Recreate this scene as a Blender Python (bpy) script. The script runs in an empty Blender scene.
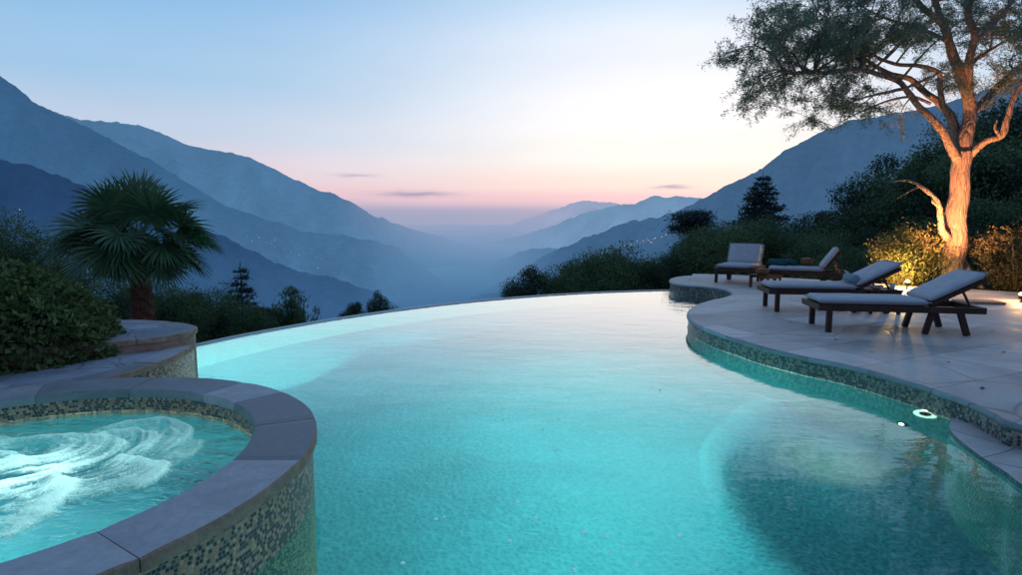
import bpy, bmesh, math, random
import numpy as np
from mathutils import Vector, Matrix, noise as mnoise
from mathutils.geometry import tessellate_polygon

random.seed(7); rng = np.random.default_rng(11)
scene = bpy.context.scene
COL = scene.collection
R = math.radians

# ------------------------------------------------------------------ camera
F_PX, HOR, EYE = 600.0, 220.0, 1.56
PITCH = math.atan((288 - HOR) / F_PX)
cam = bpy.data.cameras.new('camera'); cam_o = bpy.data.objects.new('camera', cam); COL.objects.link(cam_o)
cam.sensor_width = 36; cam.lens = F_PX / 1024 * 36
cam.clip_start = 0.05; cam.clip_end = 60000
cam_o.location = (0, 0, EYE); cam_o.rotation_euler = (R(90) - PITCH, 0, 0)
scene.camera = cam_o

def ray(px, py):
    x = (px * 1.002 - 512) / F_PX; y = -(py * 1.002 - 288) / F_PX
    c, s = math.cos(PITCH), math.sin(PITCH)
    return Vector((x, c + y * s, -s + y * c))
def at(px, py, z):            # point of the plane z seen at a pixel of the photograph
    d = ray(px, py); t = (z - EYE) / d.z
    return Vector((d.x * t, d.y * t, z))
def atd(px, py, Y):           # point at distance Y in front
    d = ray(px, py); t = Y / d.y
    return Vector((d.x * t, Y, EYE + d.z * t))
def S(r, g, b, a=1.0):        # sRGB 0-255 -> linear
    f = lambda c: (c / 255 / 12.92) if c / 255 <= 0.04045 else ((c / 255 + 0.055) / 1.055) ** 2.4
    return (f(r), f(g), f(b), a)

# ------------------------------------------------------------------ node helper
class NT:
    def __init__(s, nt): s.nt = nt; s.n = nt.nodes; s.l = nt.links
    def add(s, t, **k):
        n = s.n.new(t)
        for a, v in k.items():
            if a == 'inp':
                for kk, vv in v.items():
                    sock = n.inputs[kk]
                    if isinstance(vv, bpy.types.NodeSocket): s.l.new(vv, sock)
                    else: sock.default_value = vv
            else: setattr(n, a, v)
        return n
    def math(s, op, a, b=None, c=None, clamp=False):
        n = s.n.new('ShaderNodeMath'); n.operation = op; n.use_clamp = clamp
        for i, v in enumerate((a, b, c)):
            if v is None: continue
            if isinstance(v, bpy.types.NodeSocket): s.l.new(v, n.inputs[i])
            else: n.inputs[i].default_value = v
        return n.outputs[0]
    def mix(s, fac, a, b, bt='MIX'):
        n = s.n.new('ShaderNodeMix'); n.data_type = 'RGBA'; n.blend_type = bt
        for i, v in ((0, fac), (6, a), (7, b)):
            if isinstance(v, bpy.types.NodeSocket): s.l.new(v, n.inputs[i])
            else: n.inputs[i].default_value = v
        return n.outputs[2]
    def ramp(s, fac, stops, interp='LINEAR'):
        n = s.n.new('ShaderNodeValToRGB'); cr = n.color_ramp; cr.interpolation = interp
        while len(cr.elements) < len(stops): cr.elements.new(0.5)
        for e, (p, c) in zip(cr.elements, stops):
            e.position = p; e.color = c if len(c) == 4 else (*c, 1)
        s.l.new(fac, n.inputs[0]); return n.outputs[0]
    def noise(s, vec, scale, detail=4, rough=0.55, dist=0.0, out=0):
        n = s.add('ShaderNodeTexNoise', inp={'Scale': scale, 'Detail': detail, 'Roughness': rough, 'Distortion': dist})
        if vec is not None: s.l.new(vec, n.inputs['Vector'])
        return n.outputs[out]
    def bump(s, h, strength=0.3, dist=0.02, normal=None):
        n = s.add('ShaderNodeBump', inp={'Height': h, 'Strength': strength, 'Distance': dist})
        if normal is not None: s.l.new(normal, n.inputs['Normal'])
        return n.outputs[0]
def g(v): return (v, v, v, 1)
def mat(name):
    m = bpy.data.materials.new(name); m.use_nodes = True
    m.node_tree.nodes.clear(); return m, NT(m.node_tree)
def out(t, shader): 
    o = t.add('ShaderNodeOutputMaterial'); t.l.new(shader, o.inputs[0])
def principled(t, **k):
    return t.add('ShaderNodeBsdfPrincipled', inp=k)
def objco(t): return t.add('ShaderNodeTexCoord').outputs['Object']
def pos(t): return t.add('ShaderNodeNewGeometry').outputs['Position']

# ------------------------------------------------------------------ materials
M = {}
def noisy(name, c1, c2, scale=6, rough=0.8, bump=0.3, bd=0.01, detail=6, spec=0.3, world=False):
    m, t = mat(name); v = pos(t) if world else objco(t)
    n = t.noise(v, scale, detail, 0.6)
    n2 = t.noise(v, scale * 7, 4, 0.6)
    f = t.math('ADD', t.math('MULTIPLY', n, 0.7), t.math('MULTIPLY', n2, 0.3))
    c = t.ramp(f, [(0.33, c1), (0.67, c2)])
    p = principled(t, **{'Base Color': c, 'Roughness': rough, 'Normal': t.bump(f, bump, bd), 'Specular IOR Level': spec})
    out(t, p.outputs[0]); M[name] = m; return m

noisy('soil', (0.02, 0.014, 0.01, 1), (0.05, 0.036, 0.025, 1), 9, 0.95, 0.8, 0.05, world=True)
noisy('dark_wood', (0.028, 0.012, 0.007, 1), (0.07, 0.03, 0.016, 1), 5, 0.45, 0.25, 0.004)
noisy('cushion', (0.40, 0.38, 0.40, 1), (0.52, 0.50, 0.51, 1), 9, 0.9, 0.5, 0.008, 8)
noisy('piping', (0.30, 0.30, 0.33, 1), (0.36, 0.36, 0.4, 1), 30, 0.85, 0.2, 0.002)
noisy('teal_towel', (0.01, 0.06, 0.065, 1), (0.02, 0.10, 0.105, 1), 40, 0.95, 0.8, 0.01)
noisy('grey_towel', (0.16, 0.24, 0.28, 1), (0.24, 0.34, 0.38, 1), 40, 0.95, 0.8, 0.01)
noisy('wicker', (0.12, 0.05, 0.02, 1), (0.26, 0.12, 0.05, 1), 60, 0.7, 0.9, 0.01)
noisy('ceramic', (0.45, 0.47, 0.5, 1), (0.6, 0.62, 0.64, 1), 12, 0.3, 0.05, 0.002)
noisy('fruit', (0.22, 0.05, 0.03, 1), (0.35, 0.12, 0.06, 1), 12, 0.45, 0.1, 0.003)
noisy('dark_metal', (0.02, 0.02, 0.02, 1), (0.04, 0.035, 0.03, 1), 15, 0.45, 0.1, 0.002)
noisy('edge_stone', (0.22, 0.13, 0.09, 1), (0.48, 0.31, 0.21, 1), 14, 0.85, 0.9, 0.012, world=True)
noisy('rim_stone', (0.26, 0.29, 0.31, 1), (0.42, 0.45, 0.46, 1), 11, 0.35, 0.3, 0.004, world=True)
noisy('far_house_wall', (0.3, 0.28, 0.26, 1), (0.4, 0.38, 0.35, 1), 1, 0.8, 0)

# bark of the big tree
def bark(name, c1, c2, c3, sx=1.0):
    m, t = mat(name); v = objco(t)
    mp = t.add('ShaderNodeMapping', inp={'Vector': v, 'Scale': (9 * sx, 9 * sx, 2.2 * sx)})
    n = t.noise(mp.outputs[0], 2.2, 8, 0.65, 0.8)
    vo = t.add('ShaderNodeTexVoronoi', feature='DISTANCE_TO_EDGE', inp={'Vector': mp.outputs[0], 'Scale': 1.6})
    cr = t.math('MULTIPLY', t.math('MINIMUM', vo.outputs[0], 0.25), 2.5)
    h = t.math('ADD', n, cr)
    c = t.ramp(n, [(0.3, c1), (0.5, c2), (0.72, c3)])
    p = principled(t, **{'Base Color': c, 'Roughness': 0.9, 'Normal': t.bump(h, 0.9, 0.035)})
    out(t, p.outputs[0]); M[name] = m
bark('bark', (0.10, 0.07, 0.05, 1), (0.22, 0.15, 0.11, 1), (0.33, 0.24, 0.18, 1))
bark('far_bark', (0.02, 0.016, 0.012, 1), (0.05, 0.04, 0.03, 1), (0.08, 0.06, 0.05, 1))
bark('palm_bark', (0.05, 0.02, 0.014, 1), (0.16, 0.055, 0.035, 1), (0.24, 0.09, 0.05, 1), 2.0)

def leafmat(name, c1, c2, c3=None, trans=0.25, rough=0.6):
    m, t = mat(name)
    gi = t.add('ShaderNodeNewGeometry')
    n = t.noise(gi.outputs['Position'], 1.6, 3, 0.5)
    f = t.math('ADD', t.math('MULTIPLY', gi.outputs['Random Per Island'], 0.6), t.math('MULTIPLY', n, 0.5))
    stops = [(0.1, c1), (0.75, c2)] + ([(1.0, c3)] if c3 else [])
    c = t.ramp(f, stops)
    p = principled(t, **{'Base Color': c, 'Roughness': rough, 'Specular IOR Level': 0.25})
    tr = t.add('ShaderNodeBsdfTranslucent', inp={'Color': c})
    mx = t.add('ShaderNodeMixShader', inp={0: trans}); t.l.new(p.outputs[0], mx.inputs[1]); t.l.new(tr.outputs[0], mx.inputs[2])
    out(t, mx.outputs[0]); M[name] = m
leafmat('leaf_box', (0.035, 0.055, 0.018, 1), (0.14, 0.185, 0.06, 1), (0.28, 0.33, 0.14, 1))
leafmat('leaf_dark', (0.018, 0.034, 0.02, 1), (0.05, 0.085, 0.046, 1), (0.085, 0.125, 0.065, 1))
leafmat('leaf_mid', (0.035, 0.07, 0.03, 1), (0.11, 0.18, 0.075, 1), (0.17, 0.24, 0.10, 1))
leafmat('leaf_pine', (0.02, 0.04, 0.035, 1), (0.05, 0.085, 0.075, 1))
leafmat('leaf_olive', (0.09, 0.125, 0.08, 1), (0.21, 0.26, 0.17, 1), (0.32, 0.36, 0.22, 1), 0.4)
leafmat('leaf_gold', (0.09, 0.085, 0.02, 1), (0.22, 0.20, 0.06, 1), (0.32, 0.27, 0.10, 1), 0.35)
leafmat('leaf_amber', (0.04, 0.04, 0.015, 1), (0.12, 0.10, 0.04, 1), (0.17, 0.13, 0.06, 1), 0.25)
leafmat('palm_leaf', (0.035, 0.07, 0.035, 1), (0.10, 0.17, 0.08, 1), (0.17, 0.23, 0.11, 1), 0.2, 0.45)
leafmat('palm_dry', (0.05, 0.035, 0.015, 1), (0.14, 0.10, 0.04, 1), (0.18, 0.13, 0.05, 1), 0.2, 0.6)

def emis(name, c, s):
    m, t = mat(name); e = t.add('ShaderNodeEmission', inp={'Color': c, 'Strength': s}); out(t, e.outputs[0]); M[name] = m
emis('lamp_warm', (1.0, 0.62, 0.22, 1), 30)
emis('lamp_pool', (0.80, 1.0, 0.80, 1), 1.6)
emis('lamp_cream', (1.0, 0.93, 0.70, 1), 4)
emis('village_light', (1.0, 0.9, 0.82, 1), 0.75)

# mosaic (UV in metres)
def mosaic(name, size, cols, grout, wet=0.35):
    m, t = mat(name)
    uv = t.add('ShaderNodeUVMap').outputs[0]
    sc = t.add('ShaderNodeVectorMath', operation='SCALE', inp={0: uv, 'Scale': 1 / size}).outputs[0]
    sp = t.add('ShaderNodeSeparateXYZ', inp={0: sc})
    # the rows are a little uneven, as hand set tile is
    row = t.math('FLOOR', sp.outputs[1])
    wn = t.add('ShaderNodeTexWhiteNoise', noise_dimensions='1D', inp={'W': row})
    ux = t.math('ADD', sp.outputs[0], wn.outputs[0])
    cx = t.math('FLOOR', ux)
    comb = t.add('ShaderNodeCombineXYZ', inp={0: cx, 1: row}).outputs[0]
    rnd = t.add('ShaderNodeTexWhiteNoise', noise_dimensions='2D', inp={'Vector': comb})
    big = t.noise(comb, 0.45, 2, 0.6)
    f = t.math('ADD', t.math('MULTIPLY', rnd.outputs[0], 0.62), t.math('MULTIPLY', big, 0.5))
    c = t.ramp(f, cols, 'CONSTANT')
    fx = t.math('ABSOLUTE', t.math('SUBTRACT', t.math('FRACT', ux), 0.5))
    fy = t.math('ABSOLUTE', t.math('SUBTRACT', t.math('FRACT', sp.outputs[1]), 0.5))
    wob = t.math('MULTIPLY', t.noise(sc, 2.2, 2), 0.10)
    e = t.math('ADD', t.math('MAXIMUM', fx, fy), wob)
    gr = t.ramp(e, [(0.455, g(0)), (0.50, g(1))])
    var = t.noise(sc, 0.8, 4)
    c = t.mix(0.5, c, t.mix(1.0, c, t.ramp(var, [(0.3, g(0.4)), (0.7, g(1.5))]), 'MULTIPLY'))
    c2 = t.mix(gr, c, grout)
    h = t.math('SUBTRACT', 1.0, gr)
    h = t.math('ADD', h, t.math('MULTIPLY', rnd.outputs[0], 0.35))
    p = principled(t, **{'Base Color': c2, 'Roughness': t.math('ADD', t.math('MULTIPLY', gr, 0.5), wet), 'Normal': t.bump(h, 0.7, 0.004)})
    out(t, p.outputs[0]); M[name] = m
mosaic('mosaic_spa', 0.0185, [(0, (0.03, 0.035, 0.045, 1)), (0.47, (0.075, 0.075, 0.08, 1)), (0.56, (0.56, 0.28, 0.16, 1)), (0.66, (0.68, 0.37, 0.23, 1)), (0.76, (0.46, 0.24, 0.15, 1))], (0.48, 0.27, 0.17, 1))
mosaic('mosaic_pool', 0.024, [(0, (0.02, 0.035, 0.04, 1)), (0.45, (0.05, 0.085, 0.08, 1)), (0.55, (0.24, 0.22, 0.17, 1)), (0.66, (0.32, 0.28, 0.21, 1)), (0.78, (0.17, 0.17, 0.14, 1))], (0.20, 0.18, 0.15, 1))
mosaic('mosaic_tub', 0.035, [(0, (0.08, 0.30, 0.33, 1)), (0.45, (0.11, 0.37, 0.40, 1)), (0.62, (0.14, 0.43, 0.45, 1))], (0.10, 0.3, 0.33, 1))
mosaic('mosaic_side', 0.035, [(0, (0.012, 0.08, 0.095, 1)), (0.45, (0.02, 0.11, 0.12, 1)), (0.62, (0.03, 0.14, 0.145, 1))], (0.025, 0.1, 0.1, 1))
mosaic('mosaic_basin', 0.035, [(0, (0.30, 0.56, 0.52, 1)), (0.45, (0.36, 0.62, 0.57, 1)), (0.62, (0.42, 0.68, 0.62, 1))], (0.28, 0.5, 0.46, 1))

# pebble plaster of the pool floor
m, t = mat('pebble_plaster'); v = pos(t)
n = t.noise(v, 14, 5, 0.7); vo = t.add('ShaderNodeTexVoronoi', inp={'Vector': v, 'Scale': 28.0})
n3 = t.noise(v, 1.3, 4, 0.6)
f = t.math('ADD', t.math('MULTIPLY', n, 0.5), t.math('MULTIPLY', vo.outputs[0], 0.45))
c = t.ramp(f, [(0.12, (0.10, 0.34, 0.38, 1)), (0.75, (0.20, 0.51, 0.55, 1))])
c = t.mix(1.0, c, t.ramp(n3, [(0.3, g(0.82)), (0.7, g(1.1))]), 'MULTIPLY')
# round soft-edged dark area painted into the floor colour, imitating shade
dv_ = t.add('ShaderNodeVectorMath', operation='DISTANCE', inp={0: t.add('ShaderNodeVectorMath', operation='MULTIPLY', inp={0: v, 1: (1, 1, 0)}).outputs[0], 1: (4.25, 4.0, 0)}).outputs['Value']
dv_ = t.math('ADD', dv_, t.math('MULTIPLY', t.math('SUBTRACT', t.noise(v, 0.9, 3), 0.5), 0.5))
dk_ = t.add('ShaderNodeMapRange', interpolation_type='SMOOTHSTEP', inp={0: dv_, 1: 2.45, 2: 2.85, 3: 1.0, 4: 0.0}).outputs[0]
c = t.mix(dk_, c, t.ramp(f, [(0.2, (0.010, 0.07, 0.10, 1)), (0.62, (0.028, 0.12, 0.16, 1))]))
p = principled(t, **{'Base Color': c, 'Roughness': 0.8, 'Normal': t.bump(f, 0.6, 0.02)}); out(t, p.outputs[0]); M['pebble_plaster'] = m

# slate of the copings: a colour per slab through an attribute
m, t = mat('slate'); v = pos(t)
at_n = t.add('ShaderNodeAttribute', attribute_name='tone')
n = t.noise(v, 5, 8, 0.65, 0.6); n2 = t.noise(v, 40, 5, 0.7)
f = t.math('ADD', t.math('MULTIPLY', n, 0.65), t.math('MULTIPLY', n2, 0.35))
c = t.ramp(f, [(0.3, (0.19, 0.175, 0.18, 1)), (0.55, (0.31, 0.285, 0.29, 1)), (0.75, (0.45, 0.41, 0.39, 1))])
c = t.mix(1.0, c, t.ramp(at_n.outputs['Fac'], [(0, g(0.62)), (1, g(1.4))]), 'MULTIPLY')
p = principled(t, **{'Base Color': c, 'Roughness': t.ramp(n, [(0.3, g(0.42)), (0.7, g(0.7))]), 'Normal': t.bump(f, 0.5, 0.008)})
out(t, p.outputs[0]); M['slate'] = m

# paving of the deck and terrace: irregular sawn slabs with cracks
def paving(name, c1, c2, c3, sx=1.15, sy=0.75, cracks=True):
    m, t = mat(name); v = pos(t)
    d = t.add('ShaderNodeVectorMath', operation='SCALE', inp={0: t.noise(v, 0.9, 2, 0.5, out=1), 'Scale': 0.22}).outputs[0]
    vv = t.add('ShaderNodeVectorMath', operation='ADD', inp={0: v, 1: d}).outputs[0]
    mp = t.add('ShaderNodeMapping', inp={'Vector': vv, 'Rotation': (0, 0, R(-24))}).outputs[0]
    br = t.add('ShaderNodeTexBrick', offset=0.37, squash=1.4, squash_frequency=3, inp={'Vector': mp, 'Color1': g(0.15), 'Color2': g(0.85), 'Mortar': g(0.5), 'Scale': 1.0,
               'Mortar Size': 0.006, 'Mortar Smooth': 0.5, 'Bias': 0.0, 'Brick Width': sx, 'Row Height': sy})
    n = t.noise(v, 2.2, 8, 0.65, 0.4); n2 = t.noise(v, 30, 5, 0.7)
    f = t.math('ADD', t.math('MULTIPLY', n, 0.7), t.math('MULTIPLY', n2, 0.3))
    c = t.ramp(f, [(0.32, c1), (0.52, c2), (0.7, c3)])
    c = t.mix(1.0, c, t.ramp(br.outputs[0], [(0.1, g(0.74)), (0.9, g(1.22))]), 'MULTIPLY')
    vo = t.add('ShaderNodeTexVoronoi', feature='DISTANCE_TO_EDGE', inp={'Vector': vv, 'Scale': 0.8, 'Randomness': 1.0})
    ck = t.ramp(vo.outputs[0], [(0.0, g(1)), (0.009, g(0))])
    gap = t.math('MAXIMUM', br.outputs[1], t.math('MULTIPLY', ck, t.ramp(t.noise(v, 1.1, 2), [(0.38, g(0)), (0.5, g(0.9))]) if cracks else 0.0))
    st_ = t.noise(v, 0.55, 5, 0.6, 0.6)
    c = t.mix(1.0, c, t.ramp(st_, [(0.36, g(0.72)), (0.5, g(1.0)), (0.66, g(1.08))]), 'MULTIPLY')
    c = t.mix(t.math('MULTIPLY', gap, 0.75), c, (0.09, 0.085, 0.10, 1))
    h = t.math('SUBTRACT', t.math('ADD', t.math('MULTIPLY', f, 0.6), t.math('MULTIPLY', br.outputs[0], 0.1)), gap)
    p = principled(t, **{'Base Color': c, 'Roughness': t.ramp(n, [(0.3, g(0.45)), (0.7, g(0.75))]), 'Normal': t.bump(h, 0.6, 0.012)})
    out(t, p.outputs[0]); M[name] = m
paving('deck_paving', (0.37, 0.32, 0.30, 1), (0.55, 0.475, 0.44, 1), (0.69, 0.60, 0.56, 1))
paving('terrace_paving', (0.20, 0.20, 0.23, 1), (0.32, 0.32, 0.36, 1), (0.45, 0.44, 0.46, 1), 0.8, 0.5)

# water
def water(name, tint, s1, b1, foam=False):
    m, t = mat(name); v = pos(t)
    mp = t.add('ShaderNodeMapping', inp={'Vector': v, 'Scale': (1.0, 1.7, 1.0), 'Rotation': (0, 0, R(12))}).outputs[0]
    n = t.noise(mp, s1, 3, 0.5, 0.3); n2 = t.noise(mp, s1 * 4.2, 3, 0.5)
    h = t.math('ADD', n, t.math('MULTIPLY', n2, 0.22))
    nb = t.bump(h, 1.0, b1)
    rf = t.add('ShaderNodeBsdfRefraction', inp={'Color': tint, 'Roughness': 0.0, 'IOR': 1.333, 'Normal': nb})
    gy = t.add('ShaderNodeBsdfGlossy', inp={'Color': (1, 1, 1, 1), 'Roughness': 0.02, 'Normal': nb})
    lw = t.add('ShaderNodeLayerWeight', inp={'Blend': 0.5, 'Normal': nb}).outputs['Facing']
    kf = t.ramp(lw, [(0, g(.02)), (.4, g(.03)), (.55, g(.06)), (.66, g(.13)), (.72, g(.26)), (.78, g(.47)), (.83, g(.68)), (.87, g(.84)), (1, g(1))])
    ms = t.add('ShaderNodeMixShader', inp={0: kf}); t.l.new(rf.outputs[0], ms.inputs[1]); t.l.new(gy.outputs[0], ms.inputs[2])
    sh = ms.outputs[0]
    if foam:
        a = t.add('ShaderNodeAttribute', attribute_name='foam').outputs['Fac']
        wv = t.add('ShaderNodeVectorMath', operation='ADD', inp={0: v, 1: t.add('ShaderNodeVectorMath', operation='SCALE', inp={0: t.noise(v, 3.5, 3, 0.5, out=1), 'Scale': 0.3}).outputs[0]}).outputs[0]
        fn = t.noise(wv, 13, 8, 0.74, 0.9)
        fn2 = t.noise(wv, 60, 6, 0.8, 0.4)
        vb = t.add('ShaderNodeTexVoronoi', inp={'Vector': wv, 'Scale': 120.0}).outputs[0]
        k = t.math('ADD', t.math('MULTIPLY', a, 1.35), t.math('ADD', t.math('MULTIPLY', t.math('SUBTRACT', fn, 0.5), 1.5), t.math('MULTIPLY', t.math('SUBTRACT', fn2, 0.5), 1.6)))
        k = t.math('ADD', k, t.math('MULTIPLY', t.math('SUBTRACT', 0.35, vb), 0.25))
        fac = t.ramp(k, [(0.06, g(0)), (0.40, g(0.38)), (0.95, g(0.95))])
        fac = t.math('MULTIPLY', fac, t.ramp(a, [(0.0, g(0)), (0.10, g(1))]))
        fnb = t.bump(t.math('ADD', t.math('ADD', fn, t.math('MULTIPLY', fn2, 0.7)), t.math('MULTIPLY', vb, -0.25)), 1.0, 0.035)
        df = t.add('ShaderNodeBsdfPrincipled', inp={'Base Color': (0.92, 0.97, 1.0, 1), 'Roughness': 0.5, 'Normal': fnb})
        tr = t.add('ShaderNodeBsdfTranslucent', inp={'Color': (0.80, 0.95, 0.95, 1), 'Normal': fnb})
        mx = t.add('ShaderNodeMixShader', inp={0: 0.72}); t.l.new(df.outputs[0], mx.inputs[1]); t.l.new(tr.outputs[0], mx.inputs[2])
        m2 = t.add('ShaderNodeMixShader', inp={0: fac}); t.l.new(sh, m2.inputs[1]); t.l.new(mx.outputs[0], m2.inputs[2])
        sh = m2.outputs[0]
    out(t, sh); M[name] = m
water('pool_water', (0.58, 0.93, 0.95, 1), 1.9, 0.0040)
water('spa_water', (0.55, 0.92, 0.93, 1), 7.0, 0.03, True)

# hazy mountains: evening haze put into the slope colour as emission, by place, not by viewer
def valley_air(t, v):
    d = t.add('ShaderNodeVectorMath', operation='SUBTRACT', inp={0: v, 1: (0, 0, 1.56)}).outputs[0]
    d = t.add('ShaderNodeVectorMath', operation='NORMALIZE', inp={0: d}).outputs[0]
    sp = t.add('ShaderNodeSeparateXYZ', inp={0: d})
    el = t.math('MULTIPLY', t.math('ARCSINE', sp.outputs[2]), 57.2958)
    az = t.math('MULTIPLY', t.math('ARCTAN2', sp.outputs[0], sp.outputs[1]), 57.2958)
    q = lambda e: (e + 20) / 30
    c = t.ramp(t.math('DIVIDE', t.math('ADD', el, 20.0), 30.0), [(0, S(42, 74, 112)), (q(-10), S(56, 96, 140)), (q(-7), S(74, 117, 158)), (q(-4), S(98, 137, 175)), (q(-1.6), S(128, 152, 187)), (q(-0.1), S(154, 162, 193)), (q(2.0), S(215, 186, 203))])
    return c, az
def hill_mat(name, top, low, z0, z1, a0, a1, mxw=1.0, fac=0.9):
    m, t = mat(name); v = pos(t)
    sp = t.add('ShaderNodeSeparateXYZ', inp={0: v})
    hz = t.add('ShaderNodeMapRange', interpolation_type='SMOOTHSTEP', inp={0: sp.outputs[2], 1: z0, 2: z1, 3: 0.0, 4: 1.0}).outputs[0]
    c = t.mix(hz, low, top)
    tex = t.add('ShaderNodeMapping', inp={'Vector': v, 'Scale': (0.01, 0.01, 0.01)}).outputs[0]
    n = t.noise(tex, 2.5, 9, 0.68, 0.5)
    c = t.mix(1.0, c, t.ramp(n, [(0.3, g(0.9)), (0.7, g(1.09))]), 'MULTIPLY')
    spn = t.add('ShaderNodeAttribute', attribute_name='spur_tint').outputs['Fac']
    c = t.mix(1.0, c, t.ramp(spn, [(0.25, g(1.10)), (0.75, g(0.86))]), 'MULTIPLY')  # apparent spurs: noise puts haze depth and shading into the colour
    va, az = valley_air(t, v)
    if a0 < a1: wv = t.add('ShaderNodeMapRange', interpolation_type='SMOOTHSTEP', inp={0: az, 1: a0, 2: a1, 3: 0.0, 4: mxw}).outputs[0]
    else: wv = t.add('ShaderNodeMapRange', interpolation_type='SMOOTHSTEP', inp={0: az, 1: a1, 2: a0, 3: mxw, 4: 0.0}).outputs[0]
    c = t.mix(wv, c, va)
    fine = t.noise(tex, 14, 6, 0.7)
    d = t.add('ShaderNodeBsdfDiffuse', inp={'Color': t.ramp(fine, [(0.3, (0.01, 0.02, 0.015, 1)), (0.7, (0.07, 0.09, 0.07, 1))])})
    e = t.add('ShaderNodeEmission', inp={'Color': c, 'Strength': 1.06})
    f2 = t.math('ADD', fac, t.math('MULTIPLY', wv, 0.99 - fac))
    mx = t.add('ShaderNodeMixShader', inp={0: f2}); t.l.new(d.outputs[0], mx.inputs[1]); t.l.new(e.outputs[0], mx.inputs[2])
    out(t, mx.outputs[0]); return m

# ------------------------------------------------------------------ object helpers
def props(o, label=None, cat=None, group=None, kind=None):
    if label: o['label'] = label
    if cat: o['category'] = cat
    if group: o['group'] = group
    if kind: o['kind'] = kind
    return o
def empty(name, loc=(0, 0, 0), rz=0, **k):
    o = bpy.data.objects.new(name, None); COL.objects.link(o); o.location = loc; o.rotation_euler = (0, 0, rz)
    o.empty_display_size = 0.2
    return props(o, **k)
def link(name, me, parent=None, mats=(), smooth=False, **k):
    o = bpy.data.objects.new(name, me); COL.objects.link(o)
    for mm in mats: me.materials.append(M[mm] if isinstance(mm, str) else mm)
    if parent is not None: o.parent = parent
    if smooth: me.polygons.foreach_set('use_smooth', [True] * len(me.polygons))
    return props(o, **k)
def bobj(name, bm, parent=None, mats=(), smooth=False, **k):
    bmesh.ops.recalc_face_normals(bm, faces=bm.faces[:])
    me = bpy.data.meshes.new(name); bm.to_mesh(me); bm.free()
    return link(name, me, parent, mats, smooth, **k)
def pyobj(name, V, Fc, parent=None, mats=(), smooth=False, uvs=None, mi=None, attr=None, **k):
    me = bpy.data.meshes.new(name); me.from_pydata([tuple(v) for v in V], [], [tuple(f) for f in Fc]); me.update()
    if uvs is not None:
        ul = me.uv_layers.new(name='UVMap')
        ul.data.foreach_set('uv', np.asarray([uvs[i] for f in Fc for i in f], dtype=np.float32).ravel())
    if mi is not None: me.polygons.foreach_set('material_index', mi)
    if attr is not None:
        for an, vals in attr.items():
            a = me.attributes.new(an, 'FLOAT', 'POINT'); a.data.foreach_set('value', np.asarray(vals, dtype=np.float32))
    return link(name, me, parent, mats, smooth, **k)
def npmesh(name, V, Fq):      # V (n,3), Fq (m,k) same-size polygons
    me = bpy.data.meshes.new(name); V = np.asarray(V, dtype=np.float32); Fq = np.asarray(Fq, dtype=np.int32)
    k = Fq.shape[1]
    me.vertices.add(len(V)); me.vertices.foreach_set('co', V.ravel())
    me.loops.add(Fq.size); me.loops.foreach_set('vertex_index', Fq.ravel())
    me.polygons.add(len(Fq)); me.polygons.foreach_set('loop_start', np.arange(0, Fq.size, k, dtype=np.int32))
    me.update(calc_edges=True); return me

def box(bm, c, s, rot=None, bev=0.0):
    r = bmesh.ops.create_cube(bm, size=1.0); vs = r['verts']
    mt = Matrix.Translation(Vector(c)) @ (rot if rot else Matrix.Identity(4)) @ Matrix.Diagonal((*s, 1))
    bmesh.ops.transform(bm, matrix=mt, verts=vs)
    if bev > 0:
        es = list({e for v in vs for e in v.link_edges})
        bmesh.ops.bevel(bm, geom=es, offset=bev, segments=2, affect='EDGES', profile=0.7)
def tube(bm, pts, rads, n=8, cap=True):
    pts = [Vector(p) for p in pts]; rings = []
    up = Vector((0.13, 0.97, 0.2))
    for i, p in enumerate(pts):
        a = pts[max(i - 1, 0)]; b = pts[min(i + 1, len(pts) - 1)]
        d = (b - a).normalized(); x = d.cross(up)
        if x.length < 1e-3: x = d.orthogonal()
        x.normalize(); y = d.cross(x); up = y * -1 if False else up
        rings.append([bm.verts.new(p + (x * math.cos(t) + y * math.sin(t)) * rads[i]) for t in [2 * math.pi * k / n for k in range(n)]])
    for i in range(len(rings) - 1):
        for k in range(n):
            bm.faces.new((rings[i][k], rings[i][(k + 1) % n], rings[i + 1][(k + 1) % n], rings[i + 1][k]))
    if cap:
        bm.faces.new(rings[0]); bm.faces.new(list(reversed(rings[-1])))
def lathe(bm, prof, n=24, c=(0, 0, 0)):
    rings = [[bm.verts.new((c[0] + r * math.cos(2 * math.pi * k / n), c[1] + r * math.sin(2 * math.pi * k / n), c[2] + z)) for k in range(n)] for r, z in prof]
    for i in range(len(rings) - 1):
        for k in range(n): bm.faces.new((rings[i][k], rings[i][(k + 1) % n], rings[i + 1][(k + 1) % n], rings[i + 1][k]))
    bm.faces.new(rings[0]); bm.faces.new(rings[-1])
def spline(P, k=8, closed=False):
    P = [Vector(p) for p in P]; n = len(P); res = []
    rg = range(n if closed else n - 1)
    for i in rg:
        if closed: a, b, c, d = P[(i - 1) % n], P[i], P[(i + 1) % n], P[(i + 2) % n]
        else: a, b, c, d = P[max(i - 1, 0)], P[i], P[i + 1], P[min(i + 2, n - 1)]
        for j in range(k):
            t = j / k
            res.append(0.5 * ((2 * b) + (c - a) * t + (2 * a - 5 * b + 4 * c - d) * t * t + (3 * b - a - 3 * c + d) * t ** 3))
    if not closed: res.append(P[-1])
    return res
def normals2d(P, closed=False):
    n = len(P); res = []
    for i in range(n):
        a = P[(i - 1) % n] if closed else P[max(i - 1, 0)]; b = P[(i + 1) % n] if closed else P[min(i + 1, n - 1)]
        d = Vector((b.x - a.x, b.y - a.y, 0)).normalized(); res.append(Vector((d.y, -d.x, 0)))
    return res     # right-hand side of travel
def offset(P, d, closed=False):
    return [p + n * d for p, n in zip(P, normals2d(P, closed))]
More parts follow.
